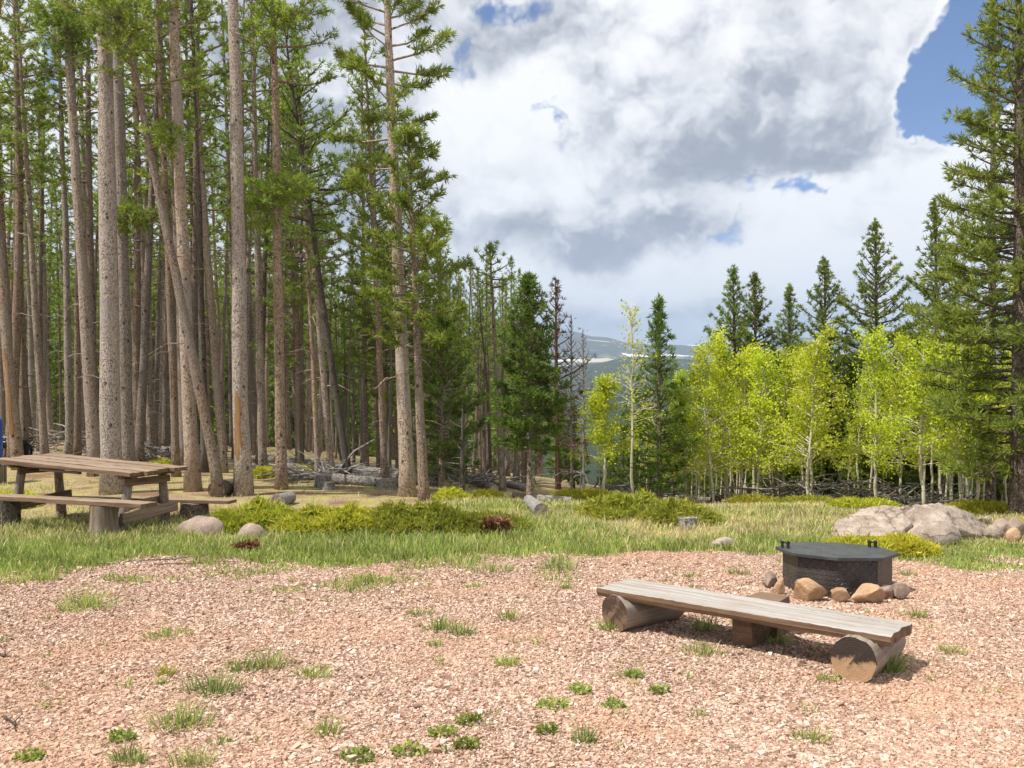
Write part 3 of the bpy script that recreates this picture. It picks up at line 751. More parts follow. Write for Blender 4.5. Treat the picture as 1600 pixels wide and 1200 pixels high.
# low dark pines that close the view behind the aspens
lowk = []
for i in range(5):
    r = thing('pine_tree', (0, 0, 0), 'low dark pine in the thicket behind the aspen trunks', 'pine tree', 'low dark pines behind the aspens')
    t, c = pine_mesh(seed=300 + i, H=4.2, r0=.06, cs=.05, cr=1.0, nb=76, kind='cone', mat_n='needle_dark', mat_b='bark_dark', spacing=.17, ts=.2, bw=.04, twigs=2)
    link('trunk', t, r); link('crown', c, r); lowk.append(r)
cnt = 0
for k in range(74):
    px = 850 + 790 * rs.rand(); D = 21 + 15 * rs.rand()
    if px < 1070 and rs.rand() < .5: px += 400
    p = gp(px, D)
    lim = 628 if px < 1110 else 545
    smax = (CAM_H - p.z - (lim - 600) / F * D) / 4.2
    s = min(smax, 1.35) * (.62 + .38 * rs.rand())
    if cnt < 5:
        o = lowk[cnt]; o.location = p; o.scale = (s, s, s)
    else: dup(lowk[rs.randint(5)], p, rs.rand() * 6.28, s)
    cnt += 1

def far_wood():
    rs = np.random.RandomState(91); g = Geo()
    for k in range(330):
        px = -140 + 990 * rs.rand(); D = 48 + 34 * rs.rand(); p = gp(px, D)
        ty = np.interp(px, [0, 425, 500, 530, 600, 850], [390, 390, 430, 460, 440, 500]) + 70 * rs.rand()
        H = CAM_H + (600 - ty) / F * D - p.z; b = np.array(p)
        r0 = .10 + .06 * rs.rand(); tip = b + np.array([rs.normal() * .3, 0, H])
        g.add(*tube(np.array([b, (b + tip) / 2, tip]), np.array([r0, r0 * .7, .02]), 5, cap=False), 0)
        m = 150; t = .22 + .78 * rs.rand(m) ** .8 if rs.rand() < .7 else .03 + .97 * rs.rand(m); a = rs.rand(m) * 6.28; q = 1.25 * (1.05 - t) ** .6 * rs.rand(m) ** .5
        P = b + (tip - b) * t[:, None] + np.stack([np.cos(a) * q, np.sin(a) * q, 0 * q], 1)
        Dn = np.stack([np.cos(a), np.sin(a), .3 + 0 * a], 1)
        g.add(*blades(rs, P, Dn / 1.05, .34, .10, 5, .7), 1)
    tag(link('distant_wood', g.mesh('distant_wood', [M['bark_dark'], M['needle_dark']], smooth=False)), 'far mass of pines closing the view between the trunks', 'wood', kind='stuff')
far_wood()

# ---- aspens
def aspen_mesh(seed, H, r0, lean, cs=.34, cr=.75, nb=34, leaves=46, ls=.040, mat='aspen', bare=False):
    rs = np.random.RandomState(seed)
    n = 16; z = np.linspace(0, H, n); wob = np.cumsum(rs.normal(size=(n, 2)), 0) * .018; wob -= wob[0]
    path = np.stack([lean * z + wob[:, 0], wob[:, 1], z], 1); path[0, 2] = -.2
    g = Geo(); g.add(*tube(path, r0 * (1 - z / H) ** .7 + .004, 7, seed, .04))
    P = []
    def pos(h):
        q = min(h / H, 1) * (n - 1); i = min(int(q), n - 2); return path[i] * (1 - (q - i)) + path[i + 1] * (q - i)
    bt = .55 if bare else 1.
    for i in range(nb):
        t = (i + rs.rand()) / nb; h = H * (cs + (.97 - cs) * t); a = rs.rand() * 6.28; e = .25 + .75 * t + rs.normal() * .15
        l = cr * (.5 + .6 * rs.rand()) * (1 - .62 * t)
        d = np.array([math.cos(a) * math.cos(e), math.sin(a) * math.cos(e), math.sin(e)]); p0 = pos(h)
        tip = p0 + d * l; g.add(*tube(np.array([p0, p0 + d * l * .5 + [0, 0, .03], tip]), np.array([.011, .007, .003]) * bt, 4, cap=False))
        m = 6 if bare else 3
        for s in range(m):
            q = .3 + .7 * rs.rand(); b = p0 + d * l * q; dd = d + rs.normal(size=3) * .5; dd /= np.linalg.norm(dd); e2 = b + dd * l * .35
            g.add(*tube(np.array([b, e2]), np.array([.005, .002]), 3, cap=False))
            k = int(leaves / m * (.4 + 1.2 * rs.rand()))
            if bare: k = int(k * .25)
            for _ in range(k):
                P.append(b + (e2 - b) * rs.rand() * 1.15 + rs.normal(size=3) * .062)
    P = np.array(P)
    f = Geo(); f.add(*blades(rs, P, rs.normal(size=P.shape), ls * 1.25, ls, 1, .2))
    return g.mesh('trunk', M['aspen_bark']), f.mesh('crown', M[mat], smooth=False)
def aspen_bark():
    m, t, p, out = new_mat('aspen_bark')
    co = t.coord('Object'); oi = t.node('ShaderNodeObjectInfo'); co = t.vec('ADD', co, t.vec('SCALE', (11., 5., 7.), oi.outputs['Random']))
    n = t.noise(t.mapping(co, (2, 2, 1)), 6, 4, .6); k = t.noise(t.mapping(co, (6, 6, 14)), 2, 3, .6)
    c = t.mix(n, (.40, .37, .25), (.62, .58, .45)); c = t.mix(t.rng(k, .60, .66), c, (.07, .06, .05))
    t.put(p.inputs['Base Color'], c)
    return m
M['aspen_bark'] = aspen_bark()
def put_aspen(px, D, topy, w_px, seed, label, group, lean=0., **kw):
    p = gp(px, D); H = CAM_H + (600 - topy) / F * D - p.z
    r = thing('aspen_tree', p, label, 'aspen', group)
    t, c = aspen_mesh(seed, H, w_px / F * D / 2, lean, **kw); link('trunk', t, r); link('crown', c, r)
    return r
GROVE = 'pale green aspens of the grove'
put_aspen(945, 17, 600, 5, 401, 'lone yellow green aspen left of the nearly bare aspen', GROVE, .01, nb=48, cr=.70, leaves=90)
put_aspen(988, 16.5, 474, 4, 402, 'tall nearly bare aspen standing in front of the valley gap', GROVE, -.03, cs=.40, nb=52, cr=.5, bare=True)
for i, (px, D, ty, wp, ln, lab) in enumerate((
        (1071, 18, 590, 5, -.02, 'slim aspen right beside the conical pine'),
        (1116, 17.5, 545, 5, -.05, 'aspen leaning left at the front left of the grove'),
        (1138, 18.2, 530, 6, -.03, 'full crowned aspen in front of the twin conical pines'),
        (1156, 18, 548, 6, 0., 'straight white aspen in front of the right twin pine'),
        (1224, 18, 560, 4, .02, 'slim aspen under the shortest conical pine'),
        (1262, 16.2, 530, 6, .03, 'forked looking aspen with the broadest crown in the grove'),
        (1268, 16.8, 560, 5, -.02, 'dark stemmed aspen close beside the broadest crowned aspen'),
        (1369, 16.2, 525, 6, -.03, 'white aspen in front of the tallest slender conical pine'),
        (1443, 15.4, 540, 7, .02, 'crooked aspen directly behind the big boulder'),
        (1500, 15.8, 500, 6, -.01, 'tall aspen behind the right end of the big boulder'),
        (1511, 16.4, 515, 6, .01, 'aspen close right of the tall aspen behind the boulder'),
        (1526, 15.8, 545, 7, 0., 'thickest short aspen behind the small rocks at right'),
        (1405, 17, 535, 5, .02, 'aspen between the tallest slender pine and the crooked aspen'),
        (1185, 17.4, 555, 4, .03, 'slim aspen right of the straight white aspen'),
        (1604, 15.2, 430, 6, .02, 'bright leaved aspen cut off by the right edge behind the giant pine'))):
    put_aspen(px, D, ty, wp * .8, 410 + i, lab, GROVE, ln, nb=52, cr=.78, cs=.23, leaves=70)
ak = []
for i in range(6):
    r = thing('aspen_tree', (0, 0, 0), 'thin young aspen deep inside the grove', 'aspen', 'thin young aspens inside the grove')
    t, c = aspen_mesh(450 + i, 3.6, .026, rs.normal() * .03, cs=.34, cr=.55, nb=28, leaves=46); link('trunk', t, r); link('crown', c, r); ak.append(r)
for k in range(96):
    px = 1065 + 560 * rs.rand() if k > 9 else 900 + 170 * rs.rand(); D = 17 + 8 * rs.rand(); p = gp(px, D)
    if 1266 < px < 1322 and rs.rand() < .8: px += 170
    p = gp(px, D)
    ty = 545 + 130 * rs.rand() - (px > 1420) * 45
    if px < 1110: ty = 628 + 60 * rs.rand()
    s = (CAM_H + (600 - ty) / F * D - p.z) / 3.6
    if k < 6: o = ak[k]; o.location = p; o.scale = (s, s, s)
    else: dup(ak[rs.randint(6)], p, rs.rand() * 6.28, s)

# ------------------------------------------------------------------ junipers
def juniper(px0, px1, D, depth, h, seed, label, mat='juniper', group='spreading junipers in the meadow', dead=False):
    a = gp(px0, D); b = gp(px1, D); c = (a + b) / 2; L = (b - a).length / 2
    rs = np.random.RandomState(seed)
    n = int(1500 * L * (depth + .3)) + 250
    th = rs.rand(n) * 6.283; rr = rs.rand(n) ** .5
    X = np.cos(th) * rr * L; Y = np.sin(th) * rr * depth
    prof = np.clip(1 - rr ** 3, 0, 1) ** .6 * np.clip(.05 + 1.5 * fbm(X * 3.0 + seed, Y * 3.0, seed, 3), .15, 1.4)
    Z = .70 * h * prof * (.3 + .7 * rs.rand(n) ** .4)
    gz = terrain(c.x + X, c.y + Y) - c.z
    P = np.stack([X, Y, Z + gz], 1)
    Dn = np.stack([X / L * .9, Y / depth * .9, np.full(n, .55)], 1) + rs.normal(size=(n, 3)) * .45
    Dn /= np.linalg.norm(Dn, axis=1, keepdims=True)
    g = Geo(); g.add(*blades(rs, P - Dn * .06, Dn, .13, .022, 8, .42))
    r = thing('juniper_bush', c, label, 'juniper', group)
    link('foliage', g.mesh('foliage', M[mat], smooth=False), r)
    s = Geo()
    for q in range(int(14 * L) + 6):
        i = rs.randint(n); s.add(*tube(np.array([[X[i] * .3, Y[i] * .3, gz[i] - .03], [X[i] * .8, Y[i] * .8, Z[i] * .5 + gz[i]], P[i]]), np.array([.014, .009, .004]), 4, cap=False))
    link('stem', s.mesh('stem', M['bark_dark']), r)
    if dead:
        k = 80; i = rs.randint(n, size=k)
        Q = np.stack([(.30 + .62 * rs.rand(k)) * L * .9, -depth * (.55 + .45 * rs.rand(k)), .05 + .12 * rs.rand(k)], 1)
        dd = rs.normal(size=(k, 3)) * .5 + np.array([.2, -.6, .4]); dd /= np.linalg.norm(dd, axis=1, keepdims=True)
        g2 = Geo(); g2.add(*blades(rs, Q, dd, .13, .026, 7, .4)); o = link('dead_spray', g2.mesh('dead_spray', M['juniper_dead'], smooth=False), r); o['label'] = 'rust red dead juniper sprays'
    return r
juniper(322, 470, 12.2, .55, .46, 501, 'bright yellow juniper mound right of the picnic benches')
juniper(420, 610, 12.0, .6, .42, 502, 'yellow green juniper left of the middle in the long juniper row')
juniper(550, 735, 12.0, .55, .44, 503, 'dark green juniper in the long juniper row in front of the central pines', 'juniper_dark')
juniper(675, 805, 12.0, .5, .36, 504, 'juniper with rust red dead sprays at the right end of the long row', 'juniper_dark', dead=True)
juniper(770, 828, 12.0, .3, .16, 505, 'lowest small juniper past the dead red sprays', 'juniper_dark')
juniper(900, 1040, 13.2, .55, .40, 506, 'dark spreading juniper left half of the right hand patch', 'juniper_dark')
juniper(990, 1130, 12.7, .5, .36, 507, 'dark spreading juniper right half of the right hand patch, by the flat stump', 'juniper_dark')
juniper(675, 735, 16.0, .4, .24, 508, 'small juniper at the foot of the charred black snag')
juniper(740, 785, 16.2, .35, .22, 509, 'small yellow juniper left of the young bushy pine')
juniper(860, 985, 16.6, .5, .28, 510, 'low juniper strip behind the spreading junipers')
juniper(1290, 1395, 10.4, .4, .22, 511, 'green gold juniper in front of the big boulder', 'juniper')
juniper(1370, 1462, 10.5, .4, .20, 512, 'green gold juniper between the fire pit and the round pink boulder')
juniper(-40, 60, 14.5, .5, .32, 513, 'yellow juniper under the left end of the picnic table')
juniper(455, 500, 20.0, .5, .3, 514, 'small juniper among the fallen logs')
juniper(395, 425, 19.0, .4, .3, 515, 'small juniper right behind the scarred pine')
juniper(230, 275, 21.0, .5, .32, 516, 'small juniper behind the picnic table between trunks')
for i, (a, b, D_) in enumerate(((1130, 1230, 16.5), (1215, 1320, 15.6), (1300, 1400, 14.6), (1480, 1580, 13.6))):
    juniper(a, b, D_, .45, .20, 520 + i, ('low juniper at the foot of the twin conical pines', 'low juniper in front of the brushwood under the grove', 'low juniper just left of the big boulder', 'low juniper behind the small rocks at right')[i])

# ------------------------------------------------------------------ rocks
def rock_mesh(name, size, seed, mat, cuts=7, sub=4, rough=.08):
    rs = np.random.RandomState(seed)
    bm = bmesh.new(); bmesh.ops.create_icosphere(bm, subdivisions=sub, radius=1)
    V = np.array([v.co for v in bm.verts]); T = np.array([[v.index for v in f.verts] for f in bm.faces]); bm.free()
    for i in range(cuts):
        n = rs.normal(size=3); n /= np.linalg.norm(n); d = (.66 if cuts < 6 else .48) + .28 * rs.rand()
        s = V @ n - d; V = V - np.outer(np.where(s > 0, s * .97, 0), n)
    k = 2.2
    nz = fbm(V[:, 0] * k + V[:, 2] * 1.7 + seed, V[:, 1] * k - V[:, 2] * 1.3, seed, 4) - .5
    nf = fbm(V[:, 0] * 7 + V[:, 2] * 5 + seed, V[:, 1] * 7 - V[:, 2] * 4, seed + 3, 3) - .5
    V = V * (1 + rough * 2.4 * nz + rough * 1.3 * nf)[:, None]
    V = V * np.array(size) / 2
    return Geo().add(V, T).mesh(name, M[mat])
def rock(px0, px1, py_top, py_base, label, seed, mat, depth=.8, group=None, name='rock', rz=0., cuts=7, sink=.25, sub=4, dz=0):
    b = hit((px0 + px1) / 2, py_base); D = b.y
    wdt = (px1 - px0) / F * D; h = (py_base - py_top) / F * D
    c = Vector((b.x, b.y + wdt * depth * .4, b.z))
    hh = h * (1 - .0) / (1 - sink)
    o = link(name, rock_mesh(name, (wdt, wdt * depth, hh * 1.12), seed, mat, cuts, sub), None, (c.x, c.y, c.z + hh * (.5 - sink) + dz))
    o.rotation_euler = (0, 0, rz)
    return tag(o, label, 'boulder' if name == 'boulder' else 'rock', group)

def big_boulder():
    b = hit(1425, 846); D = b.y + .45; c = Vector(((1427 - 800) / F * D, D, tz((1427 - 800) / F * D, D)))
    bm = bmesh.new(); bmesh.ops.create_icosphere(bm, subdivisions=6, radius=1)
    V = np.array([v.co for v in bm.verts]); T = np.array([[v.index for v in f.verts] for f in bm.faces]); bm.free()
    rs = np.random.RandomState(5)
    for n, d in (((-.55, -.45, .7), .70), ((.1, -.8, .6), .72), ((.7, -.5, .45), .74), ((0, .3, 1), .74), ((-.2, .9, .4), .8), ((.35, -.9, -.1), .78), ((-.9, -.2, .3), .84), ((.45, -.2, .95), .80)):
        n = np.array(n) / np.linalg.norm(n); s = V @ n - d; V = V - np.outer(np.where(s > 0, s * .9, 0), n)
    nz = fbm(V[:, 0] * 2 + V[:, 2], V[:, 1] * 2 - V[:, 2] * 1.4, 4, 5) - .5; nf = fbm(V[:, 0] * 9 + V[:, 2] * 6, V[:, 1] * 9 - V[:, 2] * 7, 6, 4) - .5
    V = V * (1 + .22 * nz + .17 * nf)[:, None]
    W = 238 / F * D
    X = V[:, 0]
    top = np.interp(X, [-1, -.72, -.45, -.1, .1, .35, .6, .8, 1], [.70, .94, .98, .93, .95, 1.04, 1.02, .85, .5])
    V = np.stack([X * W / 2, V[:, 1] * .52, np.where(V[:, 2] > 0, V[:, 2] * .41 * top, V[:, 2] * .3)], 1)
    # the long crack that runs down from the top
    cr = np.abs(V[:, 0] + .16 + (V[:, 2] - .2) * -.5 + .05 * np.sin(V[:, 2] * 30)); V[:, 2] -= np.where(V[:, 2] > 0, .05 * np.exp(-(cr / .02) ** 2), 0); V[:, 1] += .07 * np.exp(-(cr / .022) ** 2) * (V[:, 1] < 0)
    o = link('boulder', Geo().add(V, T).mesh('boulder', M['granite']), None, (c.x, c.y, c.z + .05))
    tag(o, 'big long grey boulder with a crack in front of the aspens', 'boulder')
big_boulder()
rock(1445, 1508, 820, 852, 'rounded pink boulder leaning on the front of the big boulder', 601, 'granite', .7, name='boulder', cuts=3)
SIDE = 'small rocks at the right of the big boulder'
rock(1548, 1592, 806, 836, 'flat topped brown slab behind the small rocks at right', 602, 'grey_rock', .8, SIDE, cuts=10)
rock(1574, 1612, 812, 842, 'reddish rock cut by the right edge', 603, 'grey_rock', .8, SIDE)
rock(1544, 1575, 823, 843, 'pale rounded rock in front of the flat brown slab', 604, 'granite', .8, SIDE, cuts=4)
rock(1576, 1600, 827, 848, 'small orange rock at the right edge in front of the reddish rock', 605, 'ring_rock', .8, SIDE, cuts=5)
rock(1518, 1546, 824, 838, 'thin pale stone between the big boulder and the small rocks', 606, 'granite', .8, SIDE)
rock(1530, 1552, 806, 820, 'grey stone on the far right shoulder of the big boulder', 607, 'granite', .8, SIDE)
TBL = 'rocks in the grass beside the picnic benches'
rock(272, 350, 812, 838, 'flat rounded pinkish rock in the grass right of the bench stumps', 608, 'grey_rock', .6, TBL, cuts=3, sink=.42)
rock(368, 412, 822, 842, 'low pale rock beside the bright yellow juniper mound', 609, 'grey_rock', .6, TBL, cuts=3, sink=.45)
rock(1113, 1152, 842, 858, 'small pale rounded rock in the meadow left of the fire pit', 610, 'granite', .6, None, cuts=3)
RING = 'rocks piled round the fire pit'
for (a, b, t_, bs, lab, sd, mat, dep, rz) in (
        (1190, 1222, 893, 922, 'grey pink rock behind the upright stone at the left of the fire pit', 621, 'grey_rock', .8, .3),
        (1207, 1233, 902, 931, 'upright egg shaped orange stone at the left foot of the fire pit', 622, 'ring_rock', .6, 0),
        (1234, 1300, 907, 942, 'largest peaked orange rock in front of the fire pit', 623, 'ring_rock', .6, 0),
        (1296, 1338, 922, 944, 'small pale rock between the two big orange rocks', 624, 'ring_rock', .7, .4),
        (1332, 1390, 916, 946, 'blocky orange rock at the front right of the fire pit', 625, 'ring_rock', .7, .2),
        (1376, 1402, 913, 939, 'narrow grey rock standing against the right of the fire pit', 626, 'grey_rock', .8, 0),
        (1390, 1426, 912, 939, 'brown slab leaning at the far right of the fire pit', 627, 'grey_rock', .7, -.4)):
    rock(a, b, t_, bs, lab, sd, mat, dep, RING, rz=rz, cuts=13, sink=.15)

# ------------------------------------------------------------------ fire pit
def octa(R, z, ang, sy=1.):
    return np.array([[R * math.cos(math.radians(a)), R * math.sin(math.radians(a)) * sy, z] for a in ang])
def fire_pit():
    D = 8.62; x = (1307 - 800) / F * D
    r = thing('fire_pit', (x, D, tz(x, D)), 'black octagonal steel fire pit with a flat lid', 'fire pit')
    r.rotation_euler = (math.radians(-1.2), math.radians(.8), 0)
    ang = np.array([209, 254, 299, 344, 29, 74, 119, 164]) - 1
    R, h = .485, .335
    lo = octa(R, -.05, ang, .92); hi = octa(R, h, ang, .92); il = octa(R - .012, -.05, ang, .92); ih = octa(R - .012, h, ang, .92)
    V = []; T = []; UV = []
    side = np.linalg.norm(lo[0] - lo[1])
    for i in range(8):
        j = (i + 1) % 8; k = len(V)
        V += [lo[i], lo[j], hi[j], hi[i]]; T += [[k, k + 1, k + 2], [k, k + 2, k + 3]]
        u = i * side; UV += [(u, 0), (u + side, 0), (u + side, h + .05), (u, h + .05)]
        k = len(V); V += [il[j], il[i], ih[i], ih[j]]; T += [[k, k + 1, k + 2], [k, k + 2, k + 3]]; UV += [(0, 0)] * 4
    me = Geo().add(V, T).mesh('ring', M['plate'], smooth=False)
    uv = me.uv_layers.new(name='UVMap')
    idx = np.zeros(len(me.loops), np.int32); me.loops.foreach_get('vertex_index', idx)
    uv.data.foreach_set('uv', np.array(UV, np.float32)[idx].ravel())
    link('ring', me, r)
    bm = bmesh.new()
    vs = [bm.verts.new(p) for p in octa(.555, h + .004, ang, .90)]; f = bm.faces.new(vs)
    ex = bmesh.ops.extrude_face_region(bm, geom=[f]); bmesh.ops.translate(bm, vec=(0, 0, .028), verts=[v for v in ex['geom'] if isinstance(v, bmesh.types.BMVert)])
    bmesh.ops.recalc_face_normals(bm, faces=bm.faces)
    bmesh.ops.bevel(bm, geom=list(bm.edges), offset=.005, segments=2, affect='EDGES')
    me = bpy.data.meshes.new('lid'); bm.to_mesh(me); bm.free(); me.materials.append(M['steel_lid']); link('lid', me, r)
    for sx, sy in ((-.45, .10), (.41, .20)):
        g = Geo()
        for dx, dy in ((-.024, .012), (.024, -.012)):
            Vb, Tb = box((sx + dx, sy + dy, h + .033 + .03), (.014, .05, .062)); g.add(Vb, Tb)
        g.add(*tube(np.array([[sx - .04, sy + .02, h + .078], [sx + .04, sy - .02, h + .078]]), .009, 8))
        link('handle', g.mesh('handle', M['black'], smooth=False), r)
fire_pit()

# ------------------------------------------------------------------ log bench
def plank_mesh(name, L, wd, th, seed, mats, jag=.012, wane=.0, n=46):
    """board along x, centred, top at z=0; mats: top, sides"""
    rs = np.random.RandomState(seed); x = np.linspace(-L / 2, L / 2, n)
    fr = -wd / 2 + jag * (fbm(x * 3.1 + seed, x * 0 + 1, seed, 4) - .5) * 4; bk = wd / 2 + jag * (fbm(x * 2.3 + seed, x * 0 + 5, seed + 4, 4) - .5) * 4
    zt = .004 * (fbm(x * 4, x * 0, seed + 2, 3) - .5) * 2
    m = 9; Y = fr[:, None] + (bk - fr)[:, None] * np.linspace(0, 1, m)[None, :]
    top = np.stack([np.repeat(x[:, None], m, 1), Y, zt[:, None] + .006 * (rs.rand(n, m) - .5) * .6], -1)
    top[0, :, 0] += (rs.rand(m) - .5) * .03; top[-1, :, 0] += (rs.rand(m) - .5) * .03
    g = Geo()
    i = np.arange(n - 1)[:, None]; j = np.arange(m - 1)[None, :]
    q = np.stack([i * m + j, (i + 1) * m + j, (i + 1) * m + j + 1, i * m + j + 1], -1).reshape(-1, 4)
    g.add(top.reshape(-1, 3), np.concatenate([q[:, [0, 1, 2]], q[:, [0, 2, 3]]]), 0)
    bot = top.copy(); bot[..., 2] = -th + .012 * (fbm(x * 2, x * 0, seed + 8, 3) - .5)[:, None] * 2
    if wane: bot[:, :, 1] = bot[:, :, 1] * (1 - wane)
    g.add(bot.reshape(-1, 3), np.concatenate([q[:, [0, 2, 1]], q[:, [0, 3, 2]]]), 1)
    def wall(a, b, flip):
        k = len(a); mid = (a + b) / 2; mid[:, 1] += np.sign(mid[:, 1]) * .008 if wane else 0
        for p_, q_ in ((a, mid), (mid, b)):
            V = np.concatenate([p_, q_]); s = np.arange(k - 1)
            T = np.concatenate([np.stack([s, s + k, s + k + 1], 1), np.stack([s, s + k + 1, s + 1], 1)])
            g.add(V, T if not flip else T[:, ::-1], 1)
    wall(top[:, 0], bot[:, 0], False); wall(top[:, -1], bot[:, -1], True)
    wall(top[0], bot[0], True); wall(top[-1], bot[-1], False)
    return g.mesh(name, mats, smooth=False)
def log_mesh(name, L, r, seed, mat_side, mat_end, k=26, taper=.0, notch=None):
    rs = np.random.RandomState(seed); n = 14 if notch is None else 44; x = np.linspace(0, L, n); th = np.arange(k) * 2 * np.pi / k
    R = r * (1 - taper * x / L)[:, None] * (1 + .10 * (fbm(np.cos(th) * 1.4 + seed, np.sin(th) * 1.4, seed, 3) - .5) * 2)[None, :] * (1 + .025 * (rs.rand(n, k) - .5))
    V = np.stack([np.repeat(x[:, None], k, 1), R * np.cos(th), R * np.sin(th)], -1)
    if notch:                                            # saddle cut where the seat rests
        px_, py_, ang, y0, zc = notch
        yb = py_ + V[..., 0] * math.sin(ang) + V[..., 1] * math.cos(ang)
        V[..., 2] = np.where(yb > y0, np.minimum(V[..., 2], zc), V[..., 2])
    i = np.arange(n - 1)[:, None]; j = np.arange(k)[None, :]; jn = (j + 1) % k
    q = np.stack([i * k + j, (i + 1) * k + j, (i + 1) * k + jn, i * k + jn], -1).reshape(-1, 4)
    g = Geo(); g.add(V.reshape(-1, 3), np.concatenate([q[:, [0, 2, 1]], q[:, [0, 3, 2]]]), 0)
    for e, fl in ((0, 1), (n - 1, 0)):
        rings = [V[e] * np.array([1, s, s]) + np.array([(.012 * (s - 1)) * (1 if e else -1) * 0, 0, 0]) for s in (1, .8, .55, .3)]
        rings = [rg + np.stack([.006 * (rs.rand(k) - .5) * (ii > 0), np.zeros(k), np.zeros(k)], 1) for ii, rg in enumerate(rings)]
        P = np.concatenate(rings + [np.array([[x[e], 0, 0]])])
        T = []
        for a in range(3):
            for b in range(k):
                c = (b + 1) % k; T += [[a * k + b, a * k + c, (a + 1) * k + c], [a * k + b, (a + 1) * k + c, (a + 1) * k + b]]
        for b in range(k): T.append([3 * k + b, 3 * k + (b + 1) % k, 4 * k])
        T = np.array(T); g.add(P, T if fl else T[:, ::-1], 1)
    return g.mesh(name, [M[mat_side], M[mat_end]], smooth=True)

def log_bench():
    zt = .292
    def pl(px, py):
        d = pix_dir(px, py); t = (zt - CAM_H) / d[2]; return Vector((d[0] * t, d[1] * t, 0))
    NL, NR, FR, FL = pl(941, 918.5), pl(1403, 999), pl(1411, 970), pl(976, 903)
    c = (NL + NR + FR + FL) / 4; e = ((NR - NL) + (FR - FL)).normalized(); L = ((NR - NL).length + (FR - FL).length) / 2
    pr = Vector((-e.y, e.x, 0)); wd = ((FL - NL).dot(pr) + (FR - NR).dot(pr)) / 2
    r = thing('log_bench', (c.x, c.y, 0), 'weathered log bench with slab seat on two logs beside the fire pit', 'bench', rz=math.atan2(e.y, e.x))
    inv = r.matrix_basis.inverted() if False else (Matrix.Translation(Vector((c.x, c.y, 0))) @ Matrix.Rotation(math.atan2(e.y, e.x), 4, 'Z')).inverted()
    o = link('seat', plank_mesh('seat', L, wd, .068, 11, [M['plank'], M['plank_side']], .012, .06, n=70), r, (0, 0, zt))
    for (b0, b1, rad, mt, sd) in ((hit(960, 986), (.42, .33), .143, 'end_dark', 1), (hit(1332, 1067), (.28, .36), .146, 'end_pale', 2)):
        p = inv @ Vector((b0.x, b0.y, 0)); d = Vector((b1[0], b1[1], 0)).normalized(); d = inv.to_3x3() @ d
        ang = math.atan2(d.y, d.x); zc = rad - (.02 if sd == 1 else .01)
        lg = link('log_support', log_mesh('log_support', .66, rad, 20 + sd, 'log_side', mt, notch=(p.x, p.y, ang, -wd / 2 - .012, zt - .068 + .008 - zc)), r, (p.x, p.y, zc))
        lg.rotation_euler = (0, 0, ang)
        lg['label'] = ('log support with a dark brown end', 'log support with a half blackened pale end')[sd - 1]
    s = link('block_support', Geo().add(*box((0, .03, 0), (.16, .34, .25), jit=.035, rs=np.random.RandomState(4))).add(*box((.01, .30, .02), (.23, .215, .34), jit=.025, rs=np.random.RandomState(6))).mesh('block_support', M['plank_side'], smooth=False), r, (.03, .06 + .0, .096))
log_bench()

